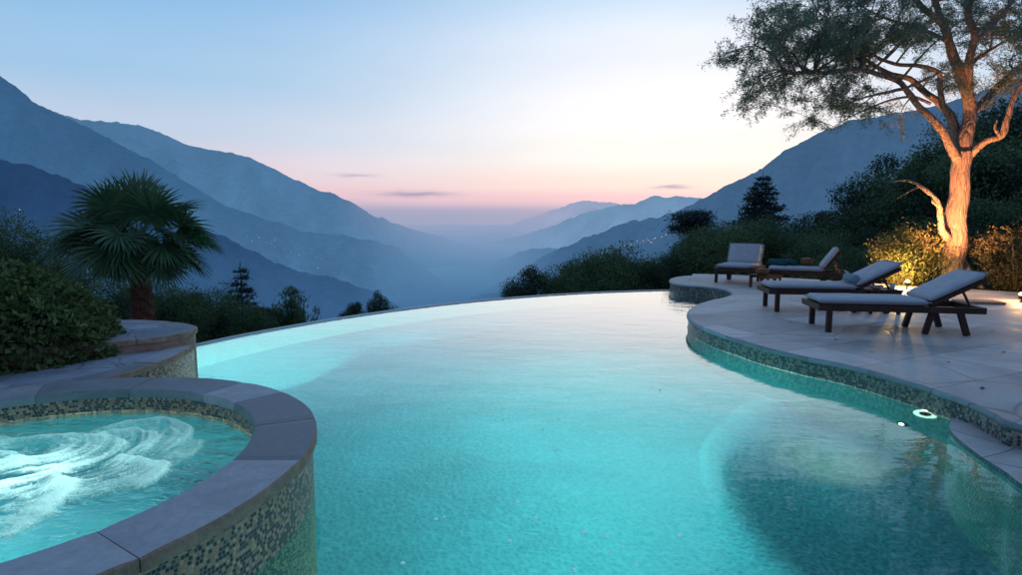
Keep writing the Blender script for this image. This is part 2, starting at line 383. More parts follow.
def wall(name, P, z0, z1, parent, mat_, closed=False, smooth=True, rows=1, **k):
    n = len(P); L = [0.0]
    for i in range(1, n + (1 if closed else 0)): L.append(L[-1] + (P[i % n] - P[i - 1]).length)
    cnt = n + 1 if closed else n
    V, uv, Fc = [], [], []
    for r_ in range(rows + 1):
        z = z0 + (z1 - z0) * r_ / rows
        for i in range(cnt): V.append((P[i % n].x, P[i % n].y, z)); uv.append((L[i], z))
    for r_ in range(rows):
        for i in range(cnt - 1): Fc.append((r_ * cnt + i, r_ * cnt + i + 1, (r_ + 1) * cnt + i + 1, (r_ + 1) * cnt + i))
    return pyobj(name, V, Fc, parent, (mat_,), smooth, uv, **k)
def flat(name, P, z, parent, mat_, **k):
    tris = tessellate_polygon([[Vector((p.x, p.y, 0)) for p in P]])
    V = [(p.x, p.y, z) for p in P]
    Fc = []
    for a, b, c in tris:
        A, B, C = (Vector(V[i]) for i in (a, b, c))
        Fc.append((a, b, c) if (B - A).cross(C - A).z > 0 else (a, c, b))
    return pyobj(name, V, Fc, parent, (mat_,), False, **k)
# coping made of separate slabs with open joints, following a path; inner/outer offsets
def coping(name, P, d0, d1, z0, z1, parent, slab, closed=False, mats=('slate', 'edge_stone'), bev=0.008, side='out', gapw=0.005, rough=0.0, **k):
    A = offset(P, d0, closed); B = offset(P, d1, closed); n = len(P)
    L = [0.0]
    for i in range(1, n + (1 if closed else 0)): L.append(L[-1] + (B[i % n] - B[i - 1]).length)
    tot = L[-1]; cuts = [0.0]
    while cuts[-1] < tot - slab * 0.6: cuts.append(min(tot, cuts[-1] + slab * random.uniform(0.72, 1.3)))
    cuts[-1] = tot
    def samp(Q, s):
        for i in range(len(L) - 1):
            if L[i + 1] >= s - 1e-9:
                t = (s - L[i]) / max(L[i + 1] - L[i], 1e-9); return Q[i % n].lerp(Q[(i + 1) % n], t)
        return Q[0 if closed else -1].copy()
    V, Fc, mi, tone = [], [], [], []
    for ci in range(len(cuts) - 1):
        a, b = cuts[ci] + gapw / 2, cuts[ci + 1] - gapw / 2
        m_ = max(2, int((b - a) / 0.06)); tn = random.random(); dz = random.uniform(-0.002, 0.002)
        skew = random.uniform(-0.04, 0.04)
        base = len(V)
        for j in range(m_ + 1):
            s = a + (b - a) * j / m_
            pb = samp(B, s); pa = samp(A, min(max(s + skew, 0), tot)) if not closed else samp(A, s)
            w = (pb - pa); wn = w.normalized() if w.length > 0 else Vector((1, 0, 0))
            jit = rough * mnoise.noise(Vector((pb.x * 9, pb.y * 9, 3.1)))
            po = pb + wn * jit
            ev = bev * 0.6 if j in (0, m_) else 0
            prof = [(pa, z0), (pa, z1 - bev), (pa + wn * bev, z1 + dz - ev), (pa.lerp(po, 0.5), z1 + dz - ev), (po - wn * bev, z1 + dz - ev), (po, z1 - bev),
                    (po + wn * rough * 0.8 * mnoise.noise(Vector((pb.x * 21, pb.y * 21, 8.8))), (z0 + z1) / 2), (po, z0)]
            for q, z in prof: V.append((q.x, q.y, z)); tone.append(tn)
        K = 8
        for j in range(m_):
            for q in range(K):
                q2 = (q + 1) % K
                Fc.append((base + j * K + q, base + (j + 1) * K + q, base + (j + 1) * K + q2, base + j * K + q2))
                mi.append(1 if q in (5, 6, 4) and side in ('out', 'both') else (0))
        Fc.append(tuple(base + q for q in range(K))); mi.append(1)
        Fc.append(tuple(base + m_ * K + q for q in reversed(range(K)))); mi.append(1)
    o = pyobj(name, V, Fc, parent, mats, False, None, mi, {'tone': tone}, **k)
    bm = bmesh.new(); bm.from_mesh(o.data); bmesh.ops.recalc_face_normals(bm, faces=bm.faces[:]); bm.to_mesh(o.data); bm.free()
    return o

# ------------------------------------------------------------------ sky and sun
w = bpy.data.worlds.new('World'); scene.world = w; w.use_nodes = True
w.node_tree.nodes.clear(); t = NT(w.node_tree)
dv = t.add('ShaderNodeTexCoord').outputs['Generated']
sp = t.add('ShaderNodeSeparateXYZ', inp={0: dv})
el = t.math('MULTIPLY', t.math('ARCSINE', sp.outputs[2]), 57.2958)
az = t.math('MULTIPLY', t.math('ARCTAN2', sp.outputs[0], sp.outputs[1]), 57.2958)
e01 = t.math('DIVIDE', t.math('ADD', el, 5.0), 65.0)
P_ = lambda e: (e + 5) / 65
left = t.ramp(e01, [(0, S(134, 152, 186)), (P_(0), S(152, 162, 193)), (P_(.7), S(158, 164, 194)), (P_(2.3), S(220, 190, 204)), (P_(4.2), S(216, 203, 217)), (P_(7.5), S(186, 202, 225)), (P_(12), S(156, 194, 226)), (P_(19), S(130, 180, 223)), (P_(32), S(118, 166, 214)), (P_(60), S(108, 152, 202))], 'EASE')
right = t.ramp(e01, [(0, S(140, 156, 190)), (P_(0), S(156, 163, 194)), (P_(.6), S(162, 165, 195)), (P_(1.9), S(240, 200, 208)), (P_(3.2), S(255, 226, 216)), (P_(5.8), S(255, 246, 238)), (P_(10), S(255, 250, 250)), (P_(15), S(236, 240, 249)), (P_(20), S(202, 223, 243)), (P_(32), S(160, 198, 231)), (P_(60), S(120, 160, 208))], 'EASE')
aw = t.math('DIVIDE', t.math('SUBTRACT', az, 14.0), 25.0)
ga = t.math('EXPONENT', t.math('MULTIPLY', t.math('MULTIPLY', aw, aw), -1.0))
col = t.mix(ga, left, right)
back = t.math('MULTIPLY', t.math('SUBTRACT', 0.35, sp.outputs[1]), 0.75, clamp=True)
col = t.mix(back, col, S(92, 116, 160))
vn = t.noise(t.add('ShaderNodeMapping', inp={'Vector': dv, 'Scale': (2.2, 2.2, 9), 'Rotation': (R(4), R(-7), 0)}).outputs[0], 1.0, 5, 0.55)
col = t.mix(1.0, col, t.ramp(vn, [(0.3, g(0.965)), (0.7, g(1.035))]), 'MULTIPLY')
# three thin streaks of cloud
cn = t.noise(t.add('ShaderNodeMapping', inp={'Vector': dv, 'Scale': (26, 26, 190)}).outputs[0], 1.0, 5, 0.6)
cl = None
for (ca, ce, wa, we, st) in ((-8.9, 2.35, 3.2, 0.26, 0.85), (-14.3, 4.0, 1.7, 0.16, 0.5), (14.8, 2.95, 1.7, 0.17, 0.75)):
    da = t.math('DIVIDE', t.math('SUBTRACT', az, ca), wa)
    de = t.math('DIVIDE', t.math('SUBTRACT', t.math('ADD', el, t.math('MULTIPLY', t.math('SUBTRACT', cn, 0.5), 0.5)), ce), we)
    gg = t.math('EXPONENT', t.math('MULTIPLY', t.math('ADD', t.math('MULTIPLY', da, da), t.math('MULTIPLY', de, de)), -1.0))
    gg = t.math('MULTIPLY', gg, st); cl = gg if cl is None else t.math('MAXIMUM', cl, gg)
col = t.mix(cl, col, S(150, 150, 185))
sky = t.add('ShaderNodeTexSky', sky_type='NISHITA', sun_disc=False)
SUN_AZ, SUN_EL = R(24), R(2.5)
sky.sun_elevation = SUN_EL; sky.sun_rotation = SUN_AZ; sky.air_density = 1.0; sky.dust_density = 0.6; sky.ozone_density = 3.0
bg1 = t.add('ShaderNodeBackground', inp={'Color': col, 'Strength': 1.05}); bg2 = t.add('ShaderNodeBackground', inp={'Color': sky.outputs[0], 'Strength': 0.012})
ad = t.add('ShaderNodeAddShader'); t.l.new(bg1.outputs[0], ad.inputs[0]); t.l.new(bg2.outputs[0], ad.inputs[1])
wo = t.add('ShaderNodeOutputWorld'); t.l.new(ad.outputs[0], wo.inputs[0])

sl = bpy.data.lights.new('sun', 'SUN'); sl.energy = 0.2; sl.angle = R(3); sl.color = (1, 0.78, 0.66)
so = bpy.data.objects.new('sun', sl); COL.objects.link(so)
sd = Vector((math.sin(SUN_AZ) * math.cos(SUN_EL), math.cos(SUN_AZ) * math.cos(SUN_EL), math.sin(SUN_EL)))
so.rotation_euler = sd.to_track_quat('Z', 'Y').to_euler()

# ------------------------------------------------------------------ noise in numpy
def vnoise(x, y, seed=0):
    xi = np.floor(x).astype(np.int64); yi = np.floor(y).astype(np.int64); xf = x - xi; yf = y - yi
    def h(a, b):
        n = (a * 374761393 + b * 668265263 + seed * 974711) & 0xffffffff
        n = ((n ^ (n >> 13)) * 1274126177) & 0xffffffff
        return ((n ^ (n >> 16)) & 0xffff) / 65535.0
    u = xf * xf * (3 - 2 * xf); v = yf * yf * (3 - 2 * yf)
    return (h(xi, yi) * (1 - u) + h(xi + 1, yi) * u) * (1 - v) + (h(xi, yi + 1) * (1 - u) + h(xi + 1, yi + 1) * u) * v
def fbm(x, y, o=5, seed=0, gain=0.5):
    s = 0; a = 1; tt = 0
    for i in range(o):
        s = s + a * vnoise(x, y, seed + i); tt += a; a *= gain; x = x * 2.03 + 11.3; y = y * 2.03 + 5.7
    return s / tt
def sstep(a, b, x):
    t_ = np.clip((x - a) / (b - a), 0, 1); return t_ * t_ * (3 - 2 * t_)

# ------------------------------------------------------------------ terrain
def terrain(x, y):
    x = np.asarray(x, float); y = np.asarray(y, float)
    d = np.hypot(x, y); a = np.degrees(np.arctan2(x, y))
    low = -3.2 - 0.22 * np.maximum(d - 15, 0) - 150 * sstep(60, 700, d) 
    low = np.maximum(low, -330)
    hi = 0.12 + 0.03 * np.maximum(d - 14, 0)
    hi = hi - 0.45 * np.maximum(d - 60, 0) * 1.0
    hi = np.maximum(hi, -330)
    m_ = sstep(19, 29, a + 6 * (fbm(x * 0.08, y * 0.08, 3) - 0.5)) * sstep(10.2, 11.5, d) * (1 - sstep(95, 150, a))
    near = sstep(10.2, 11.5, d)
    z = low * (1 - m_) + hi * m_
    z = z + (fbm(x * 0.3, y * 0.3, 4, 3) - 0.5) * 0.25 * sstep(12, 20, d) + (fbm(x * 0.01, y * 0.01, 4, 5) - 0.5) * 40 * sstep(90, 600, d)
    # a shelf of soil behind the left terrace, where the palm stands
    z = np.maximum(z, np.where((x < -4.6) & (x > -11) & (y > 5) & (y < 8.9), -0.25 - 0.0 * x, -999))
    return z
def tz(x, y): return float(terrain(x, y))
rs = np.concatenate([np.linspace(0, 8, 9), np.linspace(8.5, 30, 60), 30 * (40000 / 30) ** np.linspace(0.02, 1, 90)])
th = np.linspace(-math.pi, math.pi, 361)
RR, TT = np.meshgrid(rs, th, indexing='ij'); X = RR * np.sin(TT); Y = RR * np.cos(TT); Z = terrain(X, Y)
V = np.stack([X, Y, Z], -1).reshape(-1, 3); nr, nc = RR.shape
I, J = np.meshgrid(np.arange(nr - 1), np.arange(nc - 1), indexing='ij'); b0 = (I * nc + J).ravel()
Fq = np.stack([b0, b0 + nc, b0 + nc + 1, b0 + 1], -1)
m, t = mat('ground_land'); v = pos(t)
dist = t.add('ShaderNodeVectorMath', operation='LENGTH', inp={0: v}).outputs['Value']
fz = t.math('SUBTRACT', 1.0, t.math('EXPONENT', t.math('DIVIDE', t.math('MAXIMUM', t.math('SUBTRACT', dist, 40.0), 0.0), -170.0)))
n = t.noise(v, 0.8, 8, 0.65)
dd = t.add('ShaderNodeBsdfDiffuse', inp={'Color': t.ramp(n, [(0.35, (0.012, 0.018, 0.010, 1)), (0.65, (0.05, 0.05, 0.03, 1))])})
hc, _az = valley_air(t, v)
ee = t.add('ShaderNodeEmission', inp={'Color': hc, 'Strength': 1.07})  # distance haze of the valley painted on the ground as emission
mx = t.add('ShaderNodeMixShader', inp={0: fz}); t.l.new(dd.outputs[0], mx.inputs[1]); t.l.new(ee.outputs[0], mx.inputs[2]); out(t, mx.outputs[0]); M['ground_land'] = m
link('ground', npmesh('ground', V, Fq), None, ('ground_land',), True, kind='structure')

# ------------------------------------------------------------------ mountains
def hill(name, prof, D, mat_, drop, rough=1.0, seed=0, front=0.45):
    xs = [p[0] for p in prof]; ys = [p[1] for p in prof]
    n = 420; px = np.linspace(xs[0], xs[-1], n); py = np.interp(px, xs, ys)
    # smooth the traced polyline a little, then roughen it as a wooded ridge is
    k = np.hanning(9); k /= k.sum(); py = np.convolve(np.pad(py, 4, 'edge'), k, 'valid')
    py = py + rough * ((fbm(px * 0.12, px * 0 + seed, 4, seed) - 0.5) * 5.0 + (fbm(px * 0.9, px * 0 + seed, 3, seed + 9) - 0.5) * 1.6)
    c, s = math.cos(PITCH), math.sin(PITCH)
    rx = (px * 1.002 - 512) / F_PX; ry = -(py * 1.002 - 288) / F_PX
    dy = c + ry * s; dz = -s + ry * c
    u = rx / dy; v_ = dz / dy
    rows = np.concatenate([np.linspace(1, 0, 34) ** 1.3, -np.linspace(0.08, 1, 8)])
    V = []; SPU = []
    for r_ in rows:
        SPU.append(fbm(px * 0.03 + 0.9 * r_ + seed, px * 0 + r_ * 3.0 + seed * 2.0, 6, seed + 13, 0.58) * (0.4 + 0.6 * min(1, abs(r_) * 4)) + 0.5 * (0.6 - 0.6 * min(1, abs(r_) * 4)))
        if r_ >= 0:
            yy = D * (1 - front * r_); sp_ = 0.35 + fbm(px * 0.035 + 0.8 * r_, px * 0 + r_ * 2.2 + seed, 5, seed + 3) * 1.3
            zz = EYE + v_ * yy - drop * (r_ ** 1.15) * sp_ * 1.0
        else:
            yy = D * (1 - 0.3 * r_); zz = EYE + v_ * D - drop * (-r_) ** 1.2 - 0 * px
        V.append(np.stack([u * yy, np.full(n, yy), zz], -1))
    V = np.concatenate(V); nr = len(rows)
    I, J = np.meshgrid(np.arange(nr - 1), np.arange(n - 1), indexing='ij'); b0 = (I * n + J).ravel()
    Fq = np.stack([b0, b0 + 1, b0 + n + 1, b0 + n], -1)
    me = npmesh(name, V, Fq); a_ = me.attributes.new('spur_tint', 'FLOAT', 'POINT'); a_.data.foreach_set('value', np.concatenate(SPU).astype(np.float32))
    return link(name, me, None, (mat_,), True, kind='structure')
VAL = S(112, 148, 184)
HZ = S(150, 162, 195)
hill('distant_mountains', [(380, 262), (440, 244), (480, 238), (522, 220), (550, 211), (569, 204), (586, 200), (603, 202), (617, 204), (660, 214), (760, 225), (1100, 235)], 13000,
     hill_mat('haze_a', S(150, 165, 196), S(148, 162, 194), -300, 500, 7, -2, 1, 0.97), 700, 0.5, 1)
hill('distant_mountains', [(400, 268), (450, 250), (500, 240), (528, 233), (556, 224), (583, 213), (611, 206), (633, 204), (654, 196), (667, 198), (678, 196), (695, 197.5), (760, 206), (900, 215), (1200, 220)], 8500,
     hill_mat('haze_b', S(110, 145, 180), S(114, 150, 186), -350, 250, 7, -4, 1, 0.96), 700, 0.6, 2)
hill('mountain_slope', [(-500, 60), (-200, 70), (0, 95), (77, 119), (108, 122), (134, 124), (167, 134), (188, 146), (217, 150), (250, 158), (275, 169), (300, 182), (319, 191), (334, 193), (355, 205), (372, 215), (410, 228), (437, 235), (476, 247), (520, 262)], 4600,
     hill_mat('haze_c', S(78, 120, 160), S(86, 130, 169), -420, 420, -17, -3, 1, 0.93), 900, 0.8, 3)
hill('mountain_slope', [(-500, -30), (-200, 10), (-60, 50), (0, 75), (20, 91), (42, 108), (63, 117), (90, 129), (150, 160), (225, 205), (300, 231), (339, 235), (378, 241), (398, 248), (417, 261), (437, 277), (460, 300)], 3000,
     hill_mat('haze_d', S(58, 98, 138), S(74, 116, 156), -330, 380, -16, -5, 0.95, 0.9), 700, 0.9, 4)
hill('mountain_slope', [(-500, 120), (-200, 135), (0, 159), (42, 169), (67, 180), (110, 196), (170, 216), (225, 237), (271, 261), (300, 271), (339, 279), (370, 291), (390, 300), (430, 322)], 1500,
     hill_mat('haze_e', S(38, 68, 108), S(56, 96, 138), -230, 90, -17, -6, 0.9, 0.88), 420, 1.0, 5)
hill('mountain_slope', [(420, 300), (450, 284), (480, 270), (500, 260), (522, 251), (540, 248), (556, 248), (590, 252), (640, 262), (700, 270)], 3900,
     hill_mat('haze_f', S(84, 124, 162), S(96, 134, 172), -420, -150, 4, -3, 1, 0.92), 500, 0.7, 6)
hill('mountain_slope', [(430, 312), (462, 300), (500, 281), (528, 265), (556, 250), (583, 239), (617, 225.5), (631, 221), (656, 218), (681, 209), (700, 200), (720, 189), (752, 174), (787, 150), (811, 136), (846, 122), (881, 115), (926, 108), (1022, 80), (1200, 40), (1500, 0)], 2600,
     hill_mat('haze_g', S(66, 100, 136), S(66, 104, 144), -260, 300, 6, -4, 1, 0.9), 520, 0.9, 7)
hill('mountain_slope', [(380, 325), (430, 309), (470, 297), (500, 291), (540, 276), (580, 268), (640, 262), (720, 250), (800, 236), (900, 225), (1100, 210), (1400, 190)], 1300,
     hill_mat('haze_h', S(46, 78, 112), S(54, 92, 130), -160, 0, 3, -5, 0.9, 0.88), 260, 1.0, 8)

# lit houses of the villages on the slopes
def house(px, py, D, w_=9):
    p = atd(px, py, D)
    bm = bmesh.new()
    box(bm, (0, 0, w_ * 0.3), (w_, w_ * 0.8, w_ * 0.6))
    n0 = len(bm.faces)
    a = [bm.verts.new(q) for q in ((-w_ * .55, -w_ * .45, w_ * .6), (w_ * .55, -w_ * .45, w_ * .6), (w_ * .55, w_ * .45, w_ * .6), (-w_ * .55, w_ * .45, w_ * .6), (-w_ * .55, 0, w_ * .85), (w_ * .55, 0, w_ * .85))]
    for f in ((0, 1, 5, 4), (2, 3, 4, 5), (0, 4, 3), (1, 2, 5)): bm.faces.new([a[i] for i in f])
    bm.faces.ensure_lookup_table()
    o = bobj('house', bm, None, ('far_house_wall', 'village_light', 'soil'))
    for i, f in enumerate(o.data.polygons): f.material_index = 2 if i >= n0 else (1 if f.normal.y < -0.5 else 0)
    o.location = p; o.rotation_euler.z = random.uniform(-0.3, 0.3)
    return o
LG = 'small house with lit windows in the village on the right hand slope'
for i in range(22):
    u = random.random(); px = 623 + 44 * u; py = 246 - 9 * u + random.uniform(-2.5, 2.5)
    props(house(px, py, 1850, random.uniform(1.6, 3.6)), LG, 'house', 'lit houses of the village on the right hand slope')
LG = 'small lit house in the scattered hamlet on the left mountain beside the palm'
for (px, py) in ((247, 236), (252, 241), (259, 238), (266, 243), (271, 244), (275, 240), (284, 249), (291, 252), (299, 255), (306, 262), (322, 259), (318, 268)):
    props(house(px, py, 1150 if px < 225 else 1900, random.uniform(1.3, 2.8)), LG, 'house', 'lit houses scattered on the left mountain')
props(house(20, 210, 840, 1.6), 'lone lit house high on the dark slope at the far left', 'house')

# ------------------------------------------------------------------ pool outline
rim_px = [(192, 345.5), (220, 339.5), (250, 333.5), (300, 324.5), (350, 316.5), (400, 309.5), (450, 303.5), (500, 298.7), (550, 294.9), (600, 292.2), (650, 290.5), (690, 289.5)]
rim = [at(x, y, 0.0) for x, y in rim_px]
rim = [rim[0] + (rim[0] - rim[2]) * 1.0] + rim
rimS = spline(rim, 6)
deck_px = [(692, 275.5), (681, 276.2), (672, 278.2), (670.5, 281), (676, 283.8), (690, 285.3), (708, 286.5), (722, 288.5), (731, 291.3), (733, 293.8), (726, 297), (712, 300), (699, 304), (690.5, 309.5), (688.5, 315), (693, 321), (706, 328), (732, 337), (766, 347), (802, 355.5), (837, 362), (872, 370.5), (909, 381), (940, 390.5), (970, 401), (996, 413.6), (1022, 424.6)]
DZ = 0.20
deck = [at(x, y, DZ) for x, y in deck_px] + [Vector((3.75, 3.2, DZ)), Vector((3.85, 2.3, DZ)), Vector((3.7, 1.2, DZ)), Vector((3.2, 0.7, DZ)), Vector((0.0, 0.6, DZ)), Vector((-4.8, 0.5, DZ))]
deckS = spline(deck, 6)
pool = empty('swimming_pool', (0, 6, -1.2), label='large curved infinity pool with turquoise water, lit from below', cat='swimming pool')
def kids(o, root=pool): o.parent = root; o.matrix_parent_inverse = Matrix.Translation(-Vector(root.location)); return o
# basin wall below the deck edge (set back 2 cm under the coping)
dw = offset(deckS, 0.02)
sgn = 1 if (dw[114] - Vector((1, 5, DZ))).length < (deckS[114] - Vector((1, 5, DZ))).length else -1
dwall = offset(deckS, 0.003 * sgn)
FLOOR = -1.15
kids(wall('tile_band', dwall, -0.03, DZ - 0.045, None, 'mosaic_pool'))
kids(wall('pool_wall', offset(deckS, 0.008 * sgn), -2.7, -0.03, None, 'mosaic_side', rows=6))
# infinity rim: thin wall, inner face, flat wet top, outer face
nr_ = normals2d(rimS); so_ = 1 if (nr_[30].y > 0) else -1
rin, rout = offset(rimS, -0.10 * so_), offset(rimS, 0.03 * so_)
kids(wall('pool_wall', rin, -2.7, 0.004, None, 'mosaic_basin', rows=6))
V, Fc = [], []; prof = [(-.104, -.20), (-.104, .004), (-.095, .014), (-.03, .016), (.02, .012), (.034, .0), (.034, -.25)]
for (o_, z_) in prof:
    for p in offset(spline(rim, 14), o_ * so_): V.append((p.x, p.y, z_))
nn = len(V) // len(prof)
for r_ in range(len(prof) - 1):
    for i in range(nn - 1): Fc.append((r_ * nn + i, r_ * nn + i + 1, (r_ + 1) * nn + i + 1, (r_ + 1) * nn + i))
kids(pyobj('infinity_rim', V, Fc, None, ('rim_stone',), True))
kids(wall('outer_wall', offset(rimS, 0.015 * so_), -4.0, -0.2, None, 'mosaic_spa'))
# floor with a shallow round dip added under the painted dark area
cdx, cdy, cr_ = 4.25, 4.0, 2.62
gx = np.arange(-7, 7.6, 0.07); gy = np.arange(0.3, 16.0, 0.07)
GX, GY = np.meshgrid(gx, gy, indexing='ij')
rr = np.hypot((GX - cdx) / 1.0, (GY - cdy) / 1.0) + 0.12 * (fbm(GX * 0.9, GY * 0.9, 2, 4) - 0.5)
GZ = FLOOR - 0.22 * (1 - sstep(cr_ - 0.8, cr_ + 0.15, rr))
GZ += -0.30 * sstep(8, 13, GY)
V = np.stack([GX, GY, GZ], -1).reshape(-1, 3); n1, n2 = GX.shape
I, J = np.meshgrid(np.arange(n1 - 1), np.arange(n2 - 1), indexing='ij'); b0 = (I * n2 + J).ravel()
FQ = np.stack([b0, b0 + n2, b0 + n2 + 1, b0 + 1], -1)
# keep the cells inside the rim and the deck edge
poly = [Vector((p.x, p.y)) for p in (offset(rimS, 0.0) + dwall[18:])]
def inside(x, y, poly):
    P = np.array([(p.x, p.y) for p in poly]); c = np.zeros(x.shape, bool); j = len(P) - 1
    for i in range(len(P)):
        xi, yi = P[i]; xj, yj = P[j]
        if yi != yj: c ^= ((yi > y) != (yj > y)) & (x < (xj - xi) * (y - yi) / (yj - yi) + xi)
        j = i
    return c
polyF = [Vector((p.x, p.y)) for p in (rout[:-2] + offset(deckS, -0.10 * sgn)[12:])]
cxs = GX[:-1, :-1].ravel() + 0.035; cys = GY[:-1, :-1].ravel() + 0.035
ok = inside(cxs, cys, polyF)
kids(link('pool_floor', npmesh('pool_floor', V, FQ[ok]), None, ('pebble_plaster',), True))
# water sheet
ws = [Vector((p.x, p.y, 0)) for p in (offset(rimS, -0.085 * so_)[:-2] + [q for q in offset(deckS, 0.01 * sgn)[12:]])]
tubhole = [Vector((-2.66 + 1.565 * math.cos(2 * math.pi * i / 96), 2.90 + 1.565 * math.sin(2 * math.pi * i / 96), 0)) for i in range(96)]
allp = ws + tubhole; tr_ = tessellate_polygon([[Vector(p) for p in ws], [Vector(p) for p in tubhole]]); Fw = []
for a, b, c in tr_:
    A, B, C = allp[a], allp[b], allp[c]; Fw.append((a, b, c) if (B - A).cross(C - A).z > 0 else (a, c, b))
pyobj('pool_water', [(p.x, p.y, 0.0) for p in allp], Fw, None, ('pool_water',), False, kind='structure')

# ledge just above the water at the right hand wall
led_px = [(960, 418), (951, 423), (949, 429), (953, 436), (964, 446), (982, 459.5), (1006, 475), (1030, 492)]
led = [at(x, y, 0.012) for x, y in led_px] + [Vector((2.95, 2.6, 0.012)), Vector((3.0, 2.0, 0.012)), Vector((3.3, 1.5, 0.012)), Vector((3.9, 1.3, 0.012))]
ledS = spline(led, 6)
lp = ledS + [Vector((4.4, 1.6, 0.012)), Vector((4.3, 4.2, 0.012))]
kids(flat('ledge_top', lp, 0.030, None, 'deck_paving'))
kids(wall('ledge_wall', ledS, -2.6, 0.030, None, 'mosaic_side', rows=6))

# ------------------------------------------------------------------ deck
outer = [Vector((2.5, 0.62, DZ)), Vector((-4.8, 0.5, DZ)), Vector((-6, -5, DZ)), Vector((16, -5, DZ)), Vector((16, 9.0, DZ)), Vector((11.5, 10.2, DZ)), Vector((9.6, 11.2, DZ)), Vector((8.2, 12.4, DZ)), Vector((7.0, 13.6, DZ)), Vector((5.6, 14.8, DZ)), Vector((4.6, 15.1, DZ))]
dk = offset(deckS, -0.26 * sgn)
dpoly = deckS[:-6] + outer
ins = offset(deckS, -0.012 * sgn)
o = flat('deck', dpoly, DZ, None, 'deck_paving', kind='structure')
# rounded coping lip round the pool edge of the deck
lipP = []
prof = [(-0.0, 0.0), (0.012, -0.003), (0.022, -0.011), (0.026, -0.024), (0.024, -0.038), (0.014, -0.046), (-0.02, -0.048)]
V, Fc, uv = [], [], []
nd = [n_ * sgn for n_ in normals2d(deckS)]
for (o_, dz_) in prof:
    for p, n_ in zip(deckS, nd): V.append((p.x + n_.x * o_, p.y + n_.y * o_, DZ + dz_)); uv.append((0, 0))
nn = len(deckS)
for r_ in range(len(prof) - 1):
    for i in range(nn - 1): Fc.append((r_ * nn + i, r_ * nn + i + 1, (r_ + 1) * nn + i + 1, (r_ + 1) * nn + i))
paving('lip_stone', (0.15, 0.2, 0.2, 1), (0.24, 0.29, 0.29, 1), (0.32, 0.36, 0.35, 1), 0.9, 0.6, False)
kids(pyobj('coping', V, Fc, None, ('lip_stone',), True))
ob = [Vector((4.6, 15.1, 0))] + [Vector((p.x, p.y, 0)) for p in reversed(outer[4:-1])]
wall('deck_edge', offset([deckS[0]] + list(reversed(outer[4:])), 0.0), -4.5, DZ, None, 'edge_stone', kind='structure')

# ------------------------------------------------------------------ spa
SC, SR, SIN, SZ = Vector((-2.66, 2.90, 0)), 1.60, 1.255, 0.36
spa = empty('hot_tub', (SC.x, SC.y, 0), label='round raised hot tub with slate rim and mosaic wall beside the pool', cat='hot tub')
circ = lambda r, n=144: [Vector((SC.x + r * math.cos(2 * math.pi * i / n), SC.y + r * math.sin(2 * math.pi * i / n), 0)) for i in range(n)]
kids(wall('outer_wall', circ(SR - 0.025), -1.3, SZ - 0.055, None, 'mosaic_spa', True, rows=4), spa)
kids(wall('inner_wall', circ(SIN + 0.02), 0.12, SZ - 0.045, None, 'mosaic_spa', True), spa)
kids(wall('basin_wall', circ(SIN + 0.02), -0.75, 0.12, None, 'mosaic_tub', True), spa)
kids(flat('basin_floor', circ(SIN + 0.02), -0.75, None, 'mosaic_tub', ), spa)
kids(coping('coping', circ((SR + SIN) / 2, 144), -(SR - SIN) / 2, (SR - SIN) / 2, SZ - 0.06, SZ, None, 0.62, True, rough=0.006), spa)
# churning water
N = 260; r1 = np.linspace(0, 1, 150) ** 0.9 * (SIN + 0.015); a1 = np.linspace(0, 2 * math.pi, 361)[:-1]
RA, AA = np.meshgrid(r1, a1, indexing='ij'); X = RA * np.cos(AA); Y = RA * np.sin(AA)
def swirl(x, y, cx, cy, k):
    dx, dy = x - cx, y - cy; r_ = np.hypot(dx, dy); a_ = k * np.exp(-(r_ / 0.7) ** 2); return cx + dx * np.cos(a_) - dy * np.sin(a_), cy + dx * np.sin(a_) + dy * np.cos(a_)
xs_, ys_ = swirl(X, Y, 0.1, 0.1, 2.0); xs_, ys_ = swirl(xs_, ys_, 0.6, 0.45, -1.6); xs_, ys_ = swirl(xs_, ys_, -0.6, -0.1, 1.8)
q1 = fbm(xs_ * 2.2 + 3, ys_ * 2.2, 4, 21); q2 = fbm(xs_ * 2.2 + 9, ys_ * 2.2 + 4, 4, 33)
f1 = fbm(xs_ * 3 + 2.6 * q1, ys_ * 3 + 2.6 * q2, 6, 41, 0.6)
ridge = 1 - np.abs(2 * fbm(xs_ * 2.4 + 3 * q2, ys_ * 2.4 + 3 * q1, 5, 51) - 1)
ridge2 = 1 - np.abs(2 * fbm(xs_ * 6.5 + 3 * q1, ys_ * 6.5 + 3 * q2, 4, 71) - 1)
wx = X + 0.16 * (q1 - 0.5) + 0.05 * (fbm(X * 9, Y * 9, 3, 81) - .5); wy = Y + 0.16 * (q2 - 0.5) + 0.05 * (fbm(X * 9 + 5, Y * 9, 3, 82) - .5)
arcs = np.zeros_like(X); fill = np.zeros_like(X)
